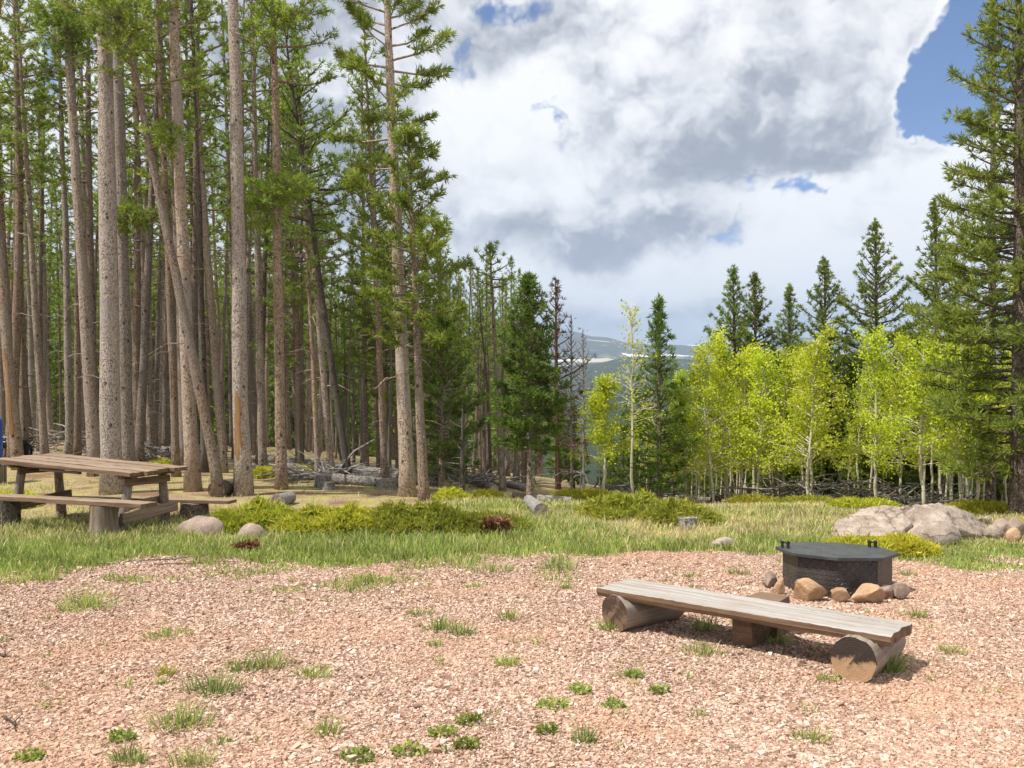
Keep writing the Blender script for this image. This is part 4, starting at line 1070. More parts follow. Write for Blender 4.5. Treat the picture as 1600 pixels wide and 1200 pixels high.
# ------------------------------------------------------------------ picnic table and its benches
def strut(g, a, b, r0, r1=None, k=10, seed=0, rough=.05, m=0):
    a = np.array(a, float); b = np.array(b, float); t = np.linspace(0, 1, 7)[:, None]
    V, T = tube(a + (b - a) * t, np.linspace(r0, r1 or r0, 7), k, seed, rough); g.add(V, T, m)
def beam(name, a, b, wd, th, mat, parent, seed=0, label=None):
    """sawn board between two points given in the parent's frame"""
    a = Vector(a); b = Vector(b); d = b - a; L = d.length
    me = plank_mesh(name, L, wd, th, seed, [M[mat], M[mat]], .006, 0, n=20)
    o = link(name, me, parent); o.matrix_basis = Matrix.Translation((a + b) / 2) @ d.to_track_quat('X', 'Z').to_matrix().to_4x4()
    return o
def picnic_table():
    A = at(197, 739, 11.8); B = at(-12, 717, 12.75)             # right and left end of the front edge of the top
    e = Vector((B.x - A.x, B.y - A.y, 0)); L = e.length; e.normalize(); pr = Vector((-e.y, e.x, 0))
    if pr.y < 0: pr = -pr
    wd = .98; c = (A + B) / 2 + pr * wd / 2; tilt = math.atan2(B.z - A.z, L)
    rz = math.atan2(-e.y, -e.x); gz = tz(c.x, c.y)
    r = thing('picnic_table', (c.x, c.y, gz), 'rustic plank picnic table on post legs at the left edge', 'picnic table', rz=rz)
    top_z = (A.z + B.z) / 2 - gz
    slope = lambda x: top_z - x * math.tan(tilt)                 # local +x points to the right end
    n = 4
    for i in range(n):
        w1 = wd / n - .012; y = -wd / 2 + (i + .5) * wd / n; dx = (.0, .05, -.03, .06)[i]
        p = link('top_plank', plank_mesh('top_plank', L + .1, w1, .048, 40 + i, [M['plank_warm'], M['plank_side']], .006, 0, n=40), r, (dx, y, top_z + .003 * i)); p.rotation_euler = (0, tilt, 0)
    hx = L / 2
    for sx, lab in ((hx - .16, 'r'), (-hx + .32, 'l')):
        tzs = slope(sx) - .05
        beam('crossbeam', (sx, -wd / 2 + .03, tzs - .002), (sx, wd / 2 - .03, tzs - .002), .10, .045, 'plank_side', r, 50)
        beam('apron', (sx + .06, -wd / 2 + .10, tzs - .055), (sx + .06, wd / 2 - .12, tzs - .055), .04, .085, 'plank_side', r, 51)
        for y0, y1, mt in ((-.28, -.42, 'post'), (.30, .40, 'bark_orange' if lab == 'l' else 'bark')):
            g = Geo(); wp = r.location + Matrix.Rotation(rz, 3, 'Z') @ Vector((sx, y1, 0))
            strut(g, (sx - .02, y1, tz(wp.x, wp.y) - gz - .12), (sx, y0, tzs - .046), .072, .055, 12, int(abs(y0) * 100) + (lab == 'r'), .06)
            link('leg', g.mesh('leg', M[mt]), r)
        if lab == 'r':
            beam('stretcher', (sx + .09, -.50, .27), (sx + .10, .44, .33), .05, .13, 'plank_warm', r, 53)
            beam('stretcher', (sx - .10, -.42, .36), (sx - .09, .46, .40), .05, .10, 'plank_warm', r, 54)
        else: beam('stretcher', (sx + .09, -.46, .33), (sx + .10, .44, .40), .05, .12, 'plank_side', r, 55)
    beam('batten', (-.35, -wd / 2 + .06, slope(0) - .055), (.35, -wd / 2 + .06, slope(0) - .075), .05, .035, 'plank_side', r, 56)
picnic_table()
def stump_mesh(name, r, h, seed, side='post', end='end_grey', flare=.18):
    rs = np.random.RandomState(seed); k = 22; n = 8; z = np.linspace(-.1, h, n); th = np.arange(k) * 2 * np.pi / k
    R = r * (1 + flare * np.exp(-np.maximum(z, 0) / (h * .4)))[:, None] * (1 + .16 * (fbm(np.cos(th) * 2 + seed, np.sin(th) * 2, seed, 3) - .5) * 2)[None, :]
    V = np.stack([R * np.cos(th), R * np.sin(th), np.repeat(z[:, None], k, 1)], -1); V[-1, :, 2] += .02 * (fbm(np.cos(th) * 2, np.sin(th) * 2 + seed, seed, 2) - .5)
    i = np.arange(n - 1)[:, None]; j = np.arange(k)[None, :]; jn = (j + 1) % k
    q = np.stack([i * k + j, i * k + jn, (i + 1) * k + jn, (i + 1) * k + j], -1).reshape(-1, 4)
    g = Geo(); g.add(V.reshape(-1, 3), np.concatenate([q[:, [0, 1, 2]], q[:, [0, 2, 3]]]), 0)
    P = np.concatenate([V[-1], [[0, 0, h]]]); g.add(P, np.array([[b, (b + 1) % k, k] for b in range(k)]), 1)
    return g.mesh(name, [M[side], M[end]])
def plank_bench(a, b, wd, th, stumps, label, seed):
    """a, b: ends of the front top edge"""
    e = Vector((b.x - a.x, b.y - a.y, 0)); L = e.length; c = (a + b) / 2; gz = tz(c.x, c.y); rz = math.atan2(e.y, e.x)
    r = thing('plank_bench', (c.x, c.y, gz), label, 'bench', 'plank benches of the picnic table', rz=rz)
    o = link('seat', plank_mesh('seat', L, wd, th, seed, [M['plank_warm'], M['plank_side']], .008, 0, n=40), r, (0, wd / 2, c.z - gz)); o.rotation_euler = (0, -math.atan2(b.z - a.z, L), 0)
    for i, (t, rad, side) in enumerate(stumps):
        x = (t - .5) * L; top = a.z + (b.z - a.z) * t - th - gz
        wp = r.location + Matrix.Rotation(rz, 3, 'Z') @ Vector((x, wd / 2, 0)); g0 = tz(wp.x, wp.y) - gz
        link('stump_leg', stump_mesh('stump_leg', rad, top - g0 - .004, seed + i, side), r, (x, wd / 2, g0))
plank_bench(at(-30, 774, 12.25), at(222, 788, 11.35), .27, .055, [(.12, .15, 'bark_dark'), (.73, .155, 'post')], 'plank bench on a thick grey stump in front of the picnic table', 61)
plank_bench(at(84, 777, 13.5), at(357, 783, 12.9), .22, .04, [(.24, .12, 'bark_dark'), (.79, .19, 'bark_dark')], 'plank bench on a dark stump behind the picnic table', 65)

# ------------------------------------------------------------------ stumps, fallen logs, brush
STUMP = 'cut stumps in the meadow'
for (px, D, rad, h, lab, sd) in ((1075, 12.3, .13, .12, 'low flat grey stump in the meadow right of the dark juniper patch', 71),
                                 (603, 17.6, .17, .16, 'cut stump at the foot of the slim pine left of the tallest central pine', 72),
                                 (505, 17.2, .14, .22, 'tall cut stump in front of the brush heap', 73),
                                 (512, 16.9, .12, .14, 'low grey stump in front of the tall cut stump', 74),
                                 (1525, 14.6, .13, .12, 'small dark stump behind the right shoulder of the big boulder', 75)):
    p = gp(px, D); tag(link('tree_stump', stump_mesh('tree_stump', rad, h, sd, 'dead', 'end_grey', .3), None, p), lab, 'stump', STUMP)
def fallen_log(p0, p1, rad, seed, label, side='dead', end='end_grey', group='grey fallen logs', name='fallen_log', lift=.0):
    d = p1 - p0; o = link(name, log_mesh(name, d.length, rad, seed, side, end, k=14, taper=.25), None, p0 + Vector((0, 0, rad * .75 + lift)))
    o.rotation_euler = (0, -math.asin(max(-1, min(1, d.z / d.length))), math.atan2(d.y, d.x))
    return tag(o, label, 'log', group)
fallen_log(hit(846, 808), hit(826, 790), .11, 81, 'short grey log lying end on left of the dark juniper patch', 'dead', 'end_grey', 'short log pieces in the meadow', 'log_piece')
fallen_log(hit(840, 786), hit(893, 788), .08, 82, 'short grey log lying crosswise behind the young bushy pine foot', 'dead', 'end_grey', 'short log pieces in the meadow', 'log_piece')
fallen_log(hit(800, 783), hit(824, 783), .09, 83, 'dark short log touching the foot of the young bushy pine', 'bark_dark', 'end_dark', 'short log pieces in the meadow', 'log_piece')
fallen_log(hit(434, 793), hit(455, 786), .12, 84, 'grey split log behind the long juniper row', 'dead', 'end_grey', 'short log pieces in the meadow', 'log_piece')
fallen_log(hit(338, 776), hit(372, 768), .16, 85, 'dark log chunk between the leaning trunk and the scarred pine', 'bark_dark', 'end_dark', 'short log pieces in the meadow', 'log_piece')
for i, (px, py) in enumerate(((1182, 787), (1198, 788), (1213, 789), (1229, 789), (1262, 790), (1118, 790))):
    p = hit(px, py); ln = (.5, .35, .4, .45, .3, .5)[i]
    fallen_log(p, p + Vector((.15, ln, .0)), .085 + .012 * (i % 3), 90 + i, ('leftmost of the log ends in the row under the twin pines', 'second log end in the row under the twin pines', 'third log end in the row under the twin pines', 'blackest log end at the right of the row under the twin pines', 'lone log end right of the row under the twin pines', 'lone log end left of the row under the twin pines')[i], 'dead', 'end_dark' if i != 4 else 'end_grey', 'cut log ends lying by the grove', 'log_piece')
FL = (((455, 18.9), (565, 18.6), .10, 'pale fallen log in front of the brush heap'), ((520, 18.0), (640, 17.9), .12, 'fallen log running behind the tallest central pine foot'), ((405, 19.2), (470, 19.4), .09, 'two metre pale log behind the straight grey pine'), ((440, 20.5), (640, 20.0), .13, 'long grey fallen log crossing behind the brush heap'), ((560, 19.6), (690, 19.2), .16, 'thick fallen log behind the central pines'),
      ((130, 27.0), (262, 26.0), .16, 'long fallen log behind the picnic table at left'), ((40, 24.5), (150, 23.5), .06, 'thin pale fallen pole behind the picnic table at left'),
      ((255, 26.5), (345, 24.5), .15, 'fallen log between the orange tan pine and the stand'), ((205, 21.0), (292, 20.5), .07, 'pale fallen pole behind the picnic table right end'),
      ((395, 20.8), (420, 19.4), .10, 'short pale log right of the scarred pine'), ((730, 21.0), (772, 18.4), .10, 'pale log pointing at the viewer right of the charred snag'),
      ((790, 21.5), (830, 19.5), .09, 'upper pale log behind the young bushy pine'), ((795, 20.6), (822, 18.8), .09, 'lower pale log behind the young bushy pine'),
      ((640, 23.0), (760, 22.4), .10, 'far fallen log behind the bushy dark green pine'), ((400, 24), (520, 23), .12, 'far fallen log behind the brush heap'),
      ((1060, 20.5), (1120, 20.3), .09, 'white fallen log behind the leaning aspen'), ((1120, 17.2), (1180, 16.8), .06, 'thin fallen pole under the twin conical pines'),
      ((940, 20), (1010, 19.6), .09, 'fallen log behind the nearly bare aspen'))
for i, (a, b, rad, lab) in enumerate(FL):
    fallen_log(gp(*a), gp(*b), rad, 100 + i, lab)
def brush(px, D, wdt, h, n, seed, label):
    rs = np.random.RandomState(seed); p = gp(px, D); g = Geo()
    for i in range(n):
        a = np.array([rs.normal() * wdt * .4, rs.normal() * wdt * .25, h * rs.rand() * .6]); d = rs.normal(size=3) * np.array([1, .7, .28]); d /= np.linalg.norm(d); l = .35 + .75 * rs.rand()
        c = a + d * l; a[2] = abs(a[2]); c[2] = abs(c[2]); m = (a + c) / 2 + rs.normal(size=3) * .06; m[2] = abs(m[2])
        gz = terrain(p.x + np.array([a[0], m[0], c[0]]), p.y + np.array([a[1], m[1], c[1]])) - p.z
        pts = np.array([a, m, c]); pts[:, 2] += gz
        r_ = .008 + .022 * rs.rand() ** 3
        g.add(*tube(pts, np.array([r_, r_ * .8, r_ * .4]), 5, cap=False))
    return tag(link('brush_pile', g.mesh('brush_pile', M['dead']), None, p), label, 'brush pile', 'heaps of dead branches')
brush(515, 18.4, .9, .42, 130, 1, 'tangled grey brush heap left of the central pines')
brush(690, 20, 1.4, .45, 90, 2, 'low brush heap behind the bushy dark green pine')
brush(255, 23, 2.0, .9, 110, 14, 'brush heap with upright pale sticks behind the picnic table')
brush(760, 20.5, 1.2, .4, 70, 4, 'brush heap right of the charred black snag')
brush(1290, 17.2, 1.8, .8, 120, 5, 'grey brushwood under the middle of the aspen grove')
brush(1230, 18.0, 1.4, .7, 70, 6, 'grey brushwood under the shortest conical pine')
brush(985, 18.4, 1.0, .4, 60, 7, 'grey brushwood at the foot of the nearly bare aspen')
brush(100, 26, 2.0, 1.1, 90, 8, 'brush heap at left behind the quad bike')
brush(1410, 16.4, 1.3, .5, 60, 9, 'grey brushwood just behind the big boulder')

# ------------------------------------------------------------------ quad bike, barrel, cabin eave at the left edge
def lathe(g, c, axis, prof, k=20, m=0):
    """profile of (offset along axis, radius) turned round an axis"""
    ax = np.array(axis, float); ax /= np.linalg.norm(ax); ref = np.array([0, 0, 1.]) if abs(ax[2]) < .9 else np.array([1., 0, 0])
    u = np.cross(ax, ref); u /= np.linalg.norm(u); v = np.cross(ax, u); th = np.arange(k) * 2 * np.pi / k
    V = np.array([[np.array(c) + ax * o + r * (math.cos(t) * u + math.sin(t) * v) for t in th] for o, r in prof]).reshape(-1, 3); n = len(prof)
    i = np.arange(n - 1)[:, None]; j = np.arange(k)[None, :]; jn = (j + 1) % k
    q = np.stack([i * k + j, i * k + jn, (i + 1) * k + jn, (i + 1) * k + j], -1).reshape(-1, 4)
    g.add(V, np.concatenate([q[:, [0, 1, 2]], q[:, [0, 2, 3]]]), m)
def quad_bike():
    p = gp(14, 22.5); s = .62
    r = thing('quad_bike', p, 'black quad bike with orange lamps behind the left edge pine', 'quad bike', rz=.15); r.scale = (s, s, s)
    g = Geo()
    bm = bmesh.new(); bmesh.ops.create_cube(bm, size=1); bmesh.ops.scale(bm, vec=(.62, 1.35, .34), verts=bm.verts); bmesh.ops.translate(bm, vec=(0, 0, .66), verts=bm.verts)
    bmesh.ops.bevel(bm, geom=list(bm.edges), offset=.1, segments=3, affect='EDGES'); me = bpy.data.meshes.new('body'); bm.to_mesh(me); bm.free(); me.materials.append(M['black']); link('body', me, r)
    bm = bmesh.new(); bmesh.ops.create_cube(bm, size=1); bmesh.ops.scale(bm, vec=(.34, .7, .14), verts=bm.verts); bmesh.ops.translate(bm, vec=(0, .25, .91), verts=bm.verts)
    bmesh.ops.bevel(bm, geom=list(bm.edges), offset=.05, segments=3, affect='EDGES'); me = bpy.data.meshes.new('seat'); bm.to_mesh(me); bm.free(); me.materials.append(M['tyre']); link('seat', me, r)
    for sx in (-1, 1):
        for sy in (-.62, .62):
            wh = link('wheel', None, r, (sx * .46, sy, .29))
            a = Geo(); lathe(a, (0, 0, 0), (1, 0, 0), [(-.11, .14), (-.12, .26), (-.07, .30), (.07, .30), (.12, .26), (.11, .14)]); link('tyre', a.mesh('tyre', M['tyre']), wh)
            a = Geo(); lathe(a, (0, 0, 0), (1, 0, 0), [(-.09, .0), (-.08, .145), (.08, .145), (.09, .0)]); link('rim', a.mesh('rim', M['rim']), wh)
        a = Geo(); lathe(a, (sx * .24, -.70, .80), (0, 1, 0), [(-.05, 0), (-.04, .07), (.02, .10), (.04, .10)]); link('headlight', a.mesh('headlight', M['orange']), r)
        for sy in (-.6, .6): link('mudguard', Geo().add(*box((sx * .42, sy, .72), (.30, .52, .05))).mesh('mudguard', M['black'], smooth=False), r)
    a = Geo(); strut(a, (-.38, -.2, 1.1), (.38, -.2, 1.1), .018); strut(a, (0, -.2, 1.1), (0, -.35, .8), .025); link('handlebar', a.mesh('handlebar', M['black']), r)
    a = Geo()
    for x in np.linspace(-.38, .38, 5): strut(a, (x, -.95, .93), (x, -.4, .93), .012, k=6)
    for y in (-.95, -.4): strut(a, (-.4, y, .93), (.4, y, .93), .014, k=6)
    strut(a, (-.25, -.6, .8), (-.25, -.6, .93), .012, k=6); strut(a, (.25, -.6, .8), (.25, -.6, .93), .012, k=6)
    link('rack', a.mesh('rack', M['rim']), r)
quad_bike()
def barrel():
    p = gp(-21, 17.2); r = thing('barrel', p, 'bright blue plastic barrel cut off by the left edge', 'barrel')
    g = Geo(); lathe(g, (0, 0, 0), (0, 0, 1), [(0, 0), (0, .23), (.05, .255), (.28, .265), (.30, .25), (.32, .265), (.58, .265), (.60, .25), (.62, .265), (.84, .255), (.88, .24), (.88, 0)], 28); link('body', g.mesh('body', M['blue']), r, (0, 0, .35))
    g = Geo(); lathe(g, (.1, 0, .88), (0, 0, 1), [(0, .04), (.03, .04), (.03, 0)], 14); link('bung', g.mesh('bung', M['black']), r, (0, 0, .35))
    g = Geo()
    for x in (-.18, .18):
        g.add(*box((x, 0, .175), (.12, .5, .345)))
    link('trestle', g.mesh('trestle', M['post'], smooth=False), r)
barrel()
def cabin():
    c = at(3, 10, 3.1)
    r = thing('cabin', (c.x, c.y, 0), 'corner of a dark red cabin eave at the top left', 'cabin')
    z = c.z
    link('fascia', Geo().add(*box((-.02, -2.25, z + .06), (.035, 4.5, .17))).mesh('fascia', M['red_paint'], smooth=False), r)
    link('rake_board', Geo().add(*box((-2.7, .02, z + .06), (5.3, .035, .17))).mesh('rake_board', M['red_paint'], smooth=False), r)
    link('roof', Geo().add(*box((-2.7, -2.25, z + .19), (5.5, 4.6, .06))).mesh('roof', M['roof'], smooth=False), r)
    link('wall', Geo().add(*box((-3.9, -2.9, z / 2), (3.0, 3.2, z - .05))).mesh('wall', M['plank_warm'], smooth=False), r)
cabin()

# ------------------------------------------------------------------ gravel stones
def gravel():
    rs = np.random.RandomState(8)
    n = 400000
    y = 4.2 + 6.3 * rs.rand(n) ** 1.15; x = (rs.rand(n) - .5) * 2 * (y * .60 + .2)
    keep = rs.rand(n) < gravel_mask(x, y) * np.clip(-.30 + 2.2 * fbm(x * .8, y * .8, 31, 4), .05, 1)
    x = x[keep]; y = y[keep]; n = len(x)
    z = terrain(x, y)
    s = (.0046 + .0066 * rs.rand(n) ** 1.9 + .012 * (rs.rand(n) < .025) * rs.rand(n)) * (.85 + .022 * y)
    cube = np.array([[a, b, c] for a in (-1, 1) for b in (-1, 1) for c in (-1, 1)], float)
    V = cube[None] * (1 + .45 * (rs.rand(n, 8, 3) - .5)) * np.stack([s, s * (.65 + .35 * rs.rand(n)), s * (.55 + .35 * rs.rand(n))], 1)[:, None, :]
    V += (rs.rand(n, 8, 3) - .5) * s[:, None, None] * .8
    a = rs.rand(n) * 6.283; t = rs.normal(size=n) * .35
    X = V[..., 0] * np.cos(t)[:, None] - V[..., 2] * np.sin(t)[:, None]; Z = V[..., 0] * np.sin(t)[:, None] + V[..., 2] * np.cos(t)[:, None]
    V = np.stack([X * np.cos(a)[:, None] - V[..., 1] * np.sin(a)[:, None] + x[:, None], X * np.sin(a)[:, None] + V[..., 1] * np.cos(a)[:, None] + y[:, None], Z + z[:, None] + s[:, None] * .12], -1)
    T0 = box((0, 0, 0), (1, 1, 1))[1]
    T = (np.arange(n)[:, None, None] * 8 + T0[None]).reshape(-1, 3)
    tag(link('gravel', Geo().add(V.reshape(-1, 3), T).mesh('gravel', M['gravel'], smooth=False)), 'pink and cream crushed gravel covering the clearing floor', 'gravel', kind='stuff')
gravel()

# ------------------------------------------------------------------ grass
G_GREEN = np.array([.19, .28, .06]); G_BRIGHT = np.array([.42, .49, .13]); G_DARK = np.array([.10, .175, .04]); G_STRAW = np.array([.68, .59, .32]); G_YELL = np.array([.42, .40, .06])
def grass_geo(rs, x, y, z, h, w_, col, lean=.45):
    n = len(x); a = rs.rand(n) * 6.283; ln = lean * (.3 + rs.rand(n)); la = rs.rand(n) * 6.283
    dx = np.cos(la) * ln * h; dy = np.sin(la) * ln * h
    sx = np.cos(a) * w_ / 2; sy = np.sin(a) * w_ / 2
    B = np.stack([x, y, z], 1); S = np.stack([sx, sy, 0 * sx], 1); mid = B + np.stack([dx * .35, dy * .35, h * .58], 1); tip = B + np.stack([dx, dy, h * (1 - .35 * ln ** 2)], 1)
    V = np.stack([B - S, B + S, mid - S * .75, mid + S * .75, tip], 1).reshape(-1, 3)
    k = np.arange(n)[:, None] * 5; T = np.concatenate([k + [[0, 1, 3]], k + [[0, 3, 2]], k + [[2, 3, 4]]])
    return V, T, np.repeat(col, 5, 0)
def pick(rs, n, w_green, w_straw):
    u = rs.rand(n)[:, None]; c = G_GREEN + (G_BRIGHT - G_GREEN) * u
    dk = rs.rand(n) < .2; c[dk] = G_DARK + (G_GREEN - G_DARK) * u[dk]
    st = rs.rand(n) < w_straw; c[st] = G_STRAW * (.6 + .5 * u[st])
    return c
def meadow():
    rs = np.random.RandomState(12)
    N = 420000
    y = 8.4 + 10.3 * rs.rand(N) ** 1.35; x = (rs.rand(N) - .5) * 2 * (y * .585 + .3)
    gm = gravel_mask(x, y); px = 800 + F * x / y
    near = sstep(2.0, 0, CAM_H * F / (np.interp(px, EDGE_X, EDGE_Y) - 600) - y) * sstep(.60, .72, fbm(x * 2.1, y * 2.1, 83, 3)) * .55
    dens = np.maximum(1 - gm, near) * np.clip(.25 + 1.3 * fbm(x * .9, y * .9, 41, 3), 0, 1)
    dens *= np.where(px < 690, np.maximum(np.clip(1.15 - (y - 12.0) / 1.6, .04, 1), .45 * sstep(.52, .64, fbm(x * .8, y * .8, 71, 3))), np.clip(1.15 - (y - 15) / 2.5, .15, 1))
    keep = rs.rand(N) < dens * .62; x = x[keep]; y = y[keep]; n = len(x); px = px[keep]
    dry = np.clip(fbm(x * .5, y * .8, 47, 3) * 1.5 - .55 + (y - 11.6) * .10 - .25 * sstep(11.4, 10.4, y) + .22 * sstep(700, 1000, px) * sstep(10.8, 12, y), 0.10, .85)
    c = pick(rs, n, 1, 0); st = rs.rand(n) < dry; c[st] = (G_STRAW * (.65 + .5 * rs.rand(n)[:, None]))[st]
    cl = fbm(x * 2.6, y * 2.6, 59, 3); c = c * (.62 + .85 * cl)[:, None]
    yl = (rs.rand(n) < .25) & ~st; c[yl] = c[yl] * .6 + np.array([.15, .15, .02])
    h = (.05 + .125 * rs.rand(n) ** 1.4) * np.interp(y, [9, 11, 13, 18], [.70, .88, .72, .55]) * (.35 + 1.25 * fbm(x * 2.2, y * 2.2, 43, 3)) * np.where(px > 1290, .55, 1.)
    tall = (rs.rand(n) < .012) & (y > 10.3) & (y < 14); h[tall] *= 2.6; c[tall] = G_STRAW * 1.1
    V, T, C = grass_geo(rs, x, y, terrain(x, y) - .01, h, np.where(tall, .005, .008 + .006 * rs.rand(n)), c, .6)
    tag(link('grass', Geo().add(V, T).mesh('grass', M['grass'], col=C)), 'mixed green and straw coloured meadow grass', 'grass', kind='stuff')
meadow()

def tuft_mesh(seed, n, r, h, kind):
    rs = np.random.RandomState(seed); a = rs.rand(n) * 6.283; q = rs.rand(n) ** .7 * r
    x = np.cos(a) * q; y = np.sin(a) * q * .7; hh = h * (.2 + .9 * rs.rand(n) ** 1.3) * (1 - .35 * q / r)
    if kind == 'yellow': c = G_YELL * (.6 + .6 * rs.rand(n)[:, None])
    elif kind == 'bright': c = G_GREEN + (G_BRIGHT * 1.15 - G_GREEN) * rs.rand(n)[:, None]
    elif kind == 'dark': c = G_DARK * 1.25 + (G_BRIGHT - G_DARK) * (.75 * rs.rand(n) ** 1.5)[:, None]; s = rs.rand(n) < .22; c[s] = G_STRAW * .8
    else: c = pick(rs, n, 1, .3)
    ln = .55
    V, T, C = grass_geo(rs, x, y, np.full(n, -.008), hh, .006 + .004 * rs.rand(n), c, ln)
    V = V.reshape(-1, 5, 3); out = np.stack([np.cos(a), np.sin(a)], 1) * (q / r * .8 * hh)[:, None]
    V[:, 4, :2] += out; V[:, 2:4, :2] += out[:, None] * .4; V = V.reshape(-1, 3)
    return Geo().add(V, T).mesh('grass_tuft', M['grass'], col=C)
TUFTS = [(135, 950, 92, 38, 'bright', 'largest bright grass tuft on the gravel, left below the picnic table'),
         (205, 910, 50, 12, 'bright', 'flat bright tuft right behind the largest grass tuft'), (260, 995, 72, 18, 'bright', 'low wide tuft below right of the largest grass tuft'),
         (330, 1083, 88, 40, 'dark', 'dark green tuft directly above the long bladed tuft at lower left'), (282, 1137, 92, 44, 'mixed', 'long bladed mixed tuft at lower left'),
         (378, 1048, 60, 26, 'dark', 'left of two joined tufts beside the yellow tuft'), (425, 1042, 62, 34, 'mixed', 'yellow tipped tuft joined to the right of a dark tuft'),
         (258, 1056, 32, 22, 'yellow', 'bright yellow grass tuft at the left of the gravel'), (250, 1070, 26, 12, 'bright', 'tiny green tuft touching the yellow tuft'),
         (488, 1058, 52, 22, 'bright', 'bright spreading tuft left of the gravel middle'), (206, 1192, 54, 34, 'dark', 'dark tuft at the lower left frame edge'),
         (300, 1198, 64, 34, 'mixed', 'yellow green tuft at the bottom right of the dark edge tuft'), (343, 1165, 30, 20, 'dark', 'small dark tuft right of the long bladed tuft'),
         (510, 1148, 46, 30, 'mixed', 'spiky straw tipped tuft alone at bottom left of middle'), (582, 912, 66, 18, 'bright', 'low bright patch of grass near the meadow border'),
         (655, 962, 46, 14, 'dark', 'dark low tuft at the top of the middle grass patch'), (690, 985, 62, 30, 'dark', 'largest tuft of the middle grass patch'),
         (722, 992, 40, 24, 'dark', 'right hand tuft of the middle grass patch'), (682, 1012, 24, 18, 'mixed', 'small lowest tuft of the middle grass patch'),
         (795, 968, 30, 24, 'mixed', 'sparse tuft between the grass patch and the log bench'), (793, 1040, 34, 26, 'bright', 'lone bright tuft below the sparse tuft at gravel middle'),
         (740, 918, 40, 10, 'bright', 'bright low tuft near the meadow border at the middle'), (770, 893, 80, 20, 'mixed', 'wide thin grass patch spilling onto the gravel'),
         (870, 890, 70, 24, 'dark', 'dark tuft right of the wide thin grass patch'), (885, 920, 20, 14, 'dark', 'small dark tuft left of the log bench end'),
         (1154, 897, 38, 14, 'dark', 'dark tuft left of the fire pit rocks'), (1076, 902, 20, 12, 'dark', 'small tuft between bench and meadow'),
         (1180, 1000, 46, 44, 'bright', 'bright green tuft under the middle of the bench'), (1385, 1050, 52, 52, 'dark', 'tall dark tuft behind the right log of the bench'),
         (1292, 1065, 36, 16, 'bright', 'bright tuft before the pale end of the right log'), (1488, 1022, 44, 20, 'mixed', 'tuft on the gravel right of the bench'),
         (1430, 965, 44, 20, 'mixed', 'leaning tuft between bench end and fire pit'), (1418, 900, 24, 12, 'dark', 'small tuft just right of the fire pit'),
         (1270, 1160, 54, 28, 'mixed', 'largest tuft at the bottom right of the gravel'), (1103, 985, 40, 36, 'mixed', 'straw tuft under the left half of the bench'),
         (960, 985, 44, 26, 'bright', 'tuft at the dark end of the left bench log'), (1222, 1005, 40, 22, 'mixed', 'tuft right of the tuft under the bench middle'),
         (912, 1160, 34, 34, 'dark', 'dark upright tuft at bottom right of the leafy weeds'), (985, 1058, 44, 18, 'mixed', 'thin tuft between bench and leafy weeds'),
         (1100, 1022, 70, 20, 'mixed', 'wide thin tuft in front of the bench shadow')]
for i, (px, py, wd, h, kd, lab) in enumerate(TUFTS):
    p = hit(px, py); k = p.y / F
    tag(link('grass_tuft', tuft_mesh(700 + i, int(40 + wd * 1.9), wd * k / 2, max(h, 10) * k * 1.25, kd), None, p), lab, 'grass tuft', 'grass tufts on the gravel')
# many small sprigs
sk = [tuft_mesh(780 + i, 22, .055, .07, ('mixed', 'bright', 'dark', 'mixed')[i]) for i in range(4)]
rs = np.random.RandomState(55); first = None
for k in range(90):
    py = 890 + 300 * rs.rand() ** 1.3; px = 1600 * rs.rand(); p = hit(px, py)
    if gravel_mask(p.x, p.y) < .9 or (1200 < px < 1430 and py < 955): continue
    o = link('grass_sprig', sk[rs.randint(4)], None, p); s = .6 + .8 * rs.rand(); o.scale = (s, s, s); o.rotation_euler = (0, 0, rs.rand() * 6.28)
    tag(o, 'tiny sparse grass sprig poking out of the gravel', 'grass sprig', 'tiny grass sprigs in the gravel')
# leafy weeds
def weed_mesh(seed, n, r, h):
    rs = np.random.RandomState(seed); a = rs.rand(n) * 6.283; q = rs.rand(n) ** .6 * r
    P = np.stack([np.cos(a) * q, np.sin(a) * q * .75, .004 + h * rs.rand(n) * (1 - q / r * .6)], 1)
    Dn = np.stack([np.cos(a), np.sin(a), .5 + 0 * a], 1) + rs.normal(size=(n, 3)) * .4; Dn /= np.linalg.norm(Dn, axis=1, keepdims=True)
    g = Geo(); g.add(*blades(rs, P, Dn, .034, .02, 2, .5))
    for i in range(0, n, 4): g.add(*tube(np.array([[0, 0, -.01], P[i]]), np.array([.002, .0012]), 3, cap=False))
    return g.mesh('leafy_weed', M['weed'], smooth=False)
for i, (px, py, wd, lab) in enumerate(((730, 1122, 46, 'largest leafy weed at the bottom middle of the gravel'), (690, 1140, 40, 'pale leafy weed left of the largest weed'), (728, 1162, 34, 'small leafy weed below the largest weed'),
        (640, 1170, 50, 'spreading weed left of the small weeds'), (560, 1180, 50, 'thin weed at bottom left of the weed group'), (865, 1098, 44, 'broad pale leafy weed right of the weed group'), (906, 1075, 36, 'bright leafy weed highest on the gravel'),
        (854, 1138, 28, 'small bright weed under the broad pale weed'), (958, 1098, 30, 'thin stalked weed right of the bright leafy weed'), (992, 1050, 24, 'small weed in front of the bench left half'), (190, 1150, 40, 'flat dark weed at lower left'), (48, 1180, 40, 'flat dark weed in the lower left corner'), (1030, 1075, 26, 'little weed below the bench'), (980, 975, 24, 'little leafy weed at the foot of the left bench log'))):
    p = hit(px, py + 8); k = p.y / F
    tag(link('leafy_weed', weed_mesh(800 + i, int(18 + wd * .9), wd * k / 2, .05), None, p), lab, 'weed', 'leafy weeds in the gravel')
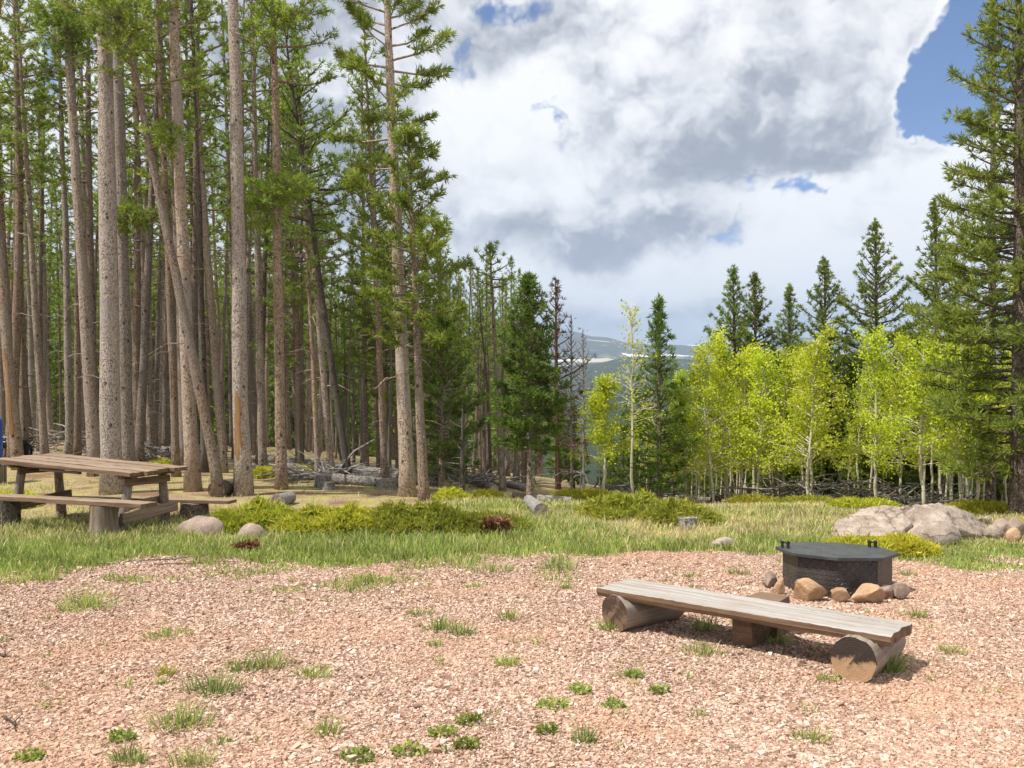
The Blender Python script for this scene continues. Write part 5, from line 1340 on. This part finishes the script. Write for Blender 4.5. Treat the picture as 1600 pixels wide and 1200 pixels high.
# twigs on the gravel
def twig(px0, py0, px1, py1, r_, seed, label, mat='bark_dark'):
    a = hit(px0, py0); b = hit(px1, py1); rs = np.random.RandomState(seed); t = np.linspace(0, 1, 6)[:, None]
    P = np.array(a - a)[None] + np.array(b - a)[None] * t + rs.normal(size=(6, 3)) * np.array([.02, .02, .006]); P[:, 2] = np.abs(P[:, 2]) + r_
    g = Geo(); g.add(*tube(P, np.linspace(r_, r_ * .5, 6), 6, seed, .15)); g.add(*tube(np.array([P[3], P[3] + [rs.normal() * .06, .08, .02]]), np.array([r_ * .5, r_ * .3]), 4, cap=False))
    tag(link('dry_twig', g.mesh('dry_twig', M[mat]), None, a), label, 'twig', 'dry twigs on the ground')
twig(3, 1123, 32, 1148, .009, 1, 'dark forked twig at the lower left edge'); twig(0, 1027, 18, 1029, .008, 2, 'short twig at the left frame edge')
twig(200, 880, 330, 872, .008, 3, 'longest dark twig along the border of gravel and grass'); twig(240, 884, 372, 880, .006, 4, 'thin twig just below the longest border twig'); twig(150, 884, 215, 878, .006, 5, 'left most thin twig at the border of gravel and grass')
twig(1015, 1088, 1050, 1065, .004, 6, 'thin pale stalk in front of the bench', 'dead'); twig(290, 1085, 330, 1072, .006, 7, 'twig beside the dark green tuft')
def red_sprig():
    p = hit(385, 862); rs = np.random.RandomState(9); n = 60; P = (rs.rand(n, 3) - .5) * [.26, .1, .08] + [0, 0, .06]; d = rs.normal(size=(n, 3)) + [.3, 0, .2]; d /= np.linalg.norm(d, axis=1, keepdims=True)
    tag(link('dead_sprig', Geo().add(*blades(rs, P, d, .07, .016, 6, .4)).mesh('dead_sprig', M['juniper_dead'], smooth=False), None, p), 'rust red dead juniper sprig lying in the grass border', 'dead branch')
red_sprig()

# ------------------------------------------------------------------ air
def haze():
    me = bpy.data.meshes.new('haze'); bm = bmesh.new(); bmesh.ops.create_cube(bm, size=1)
    bmesh.ops.scale(bm, vec=(31000, 31000, 1000), verts=bm.verts); bmesh.ops.translate(bm, vec=(0, 0, 340), verts=bm.verts); bm.to_mesh(me); bm.free()
    m = bpy.data.materials.new('haze_air'); m.use_nodes = True; t = NT(m.node_tree); t.n.clear()
    o = t.node('ShaderNodeOutputMaterial'); v = t.node('ShaderNodeVolumePrincipled'); v.inputs['Density'].default_value = 1.25e-4; v.inputs['Color'].default_value = (.56, .71, .95, 1)
    t.l.new(v.outputs[0], o.inputs['Volume']); me.materials.append(m)
    tag(link('haze', me), None, None, kind='stuff')
HAZE = True
if HAZE: haze()
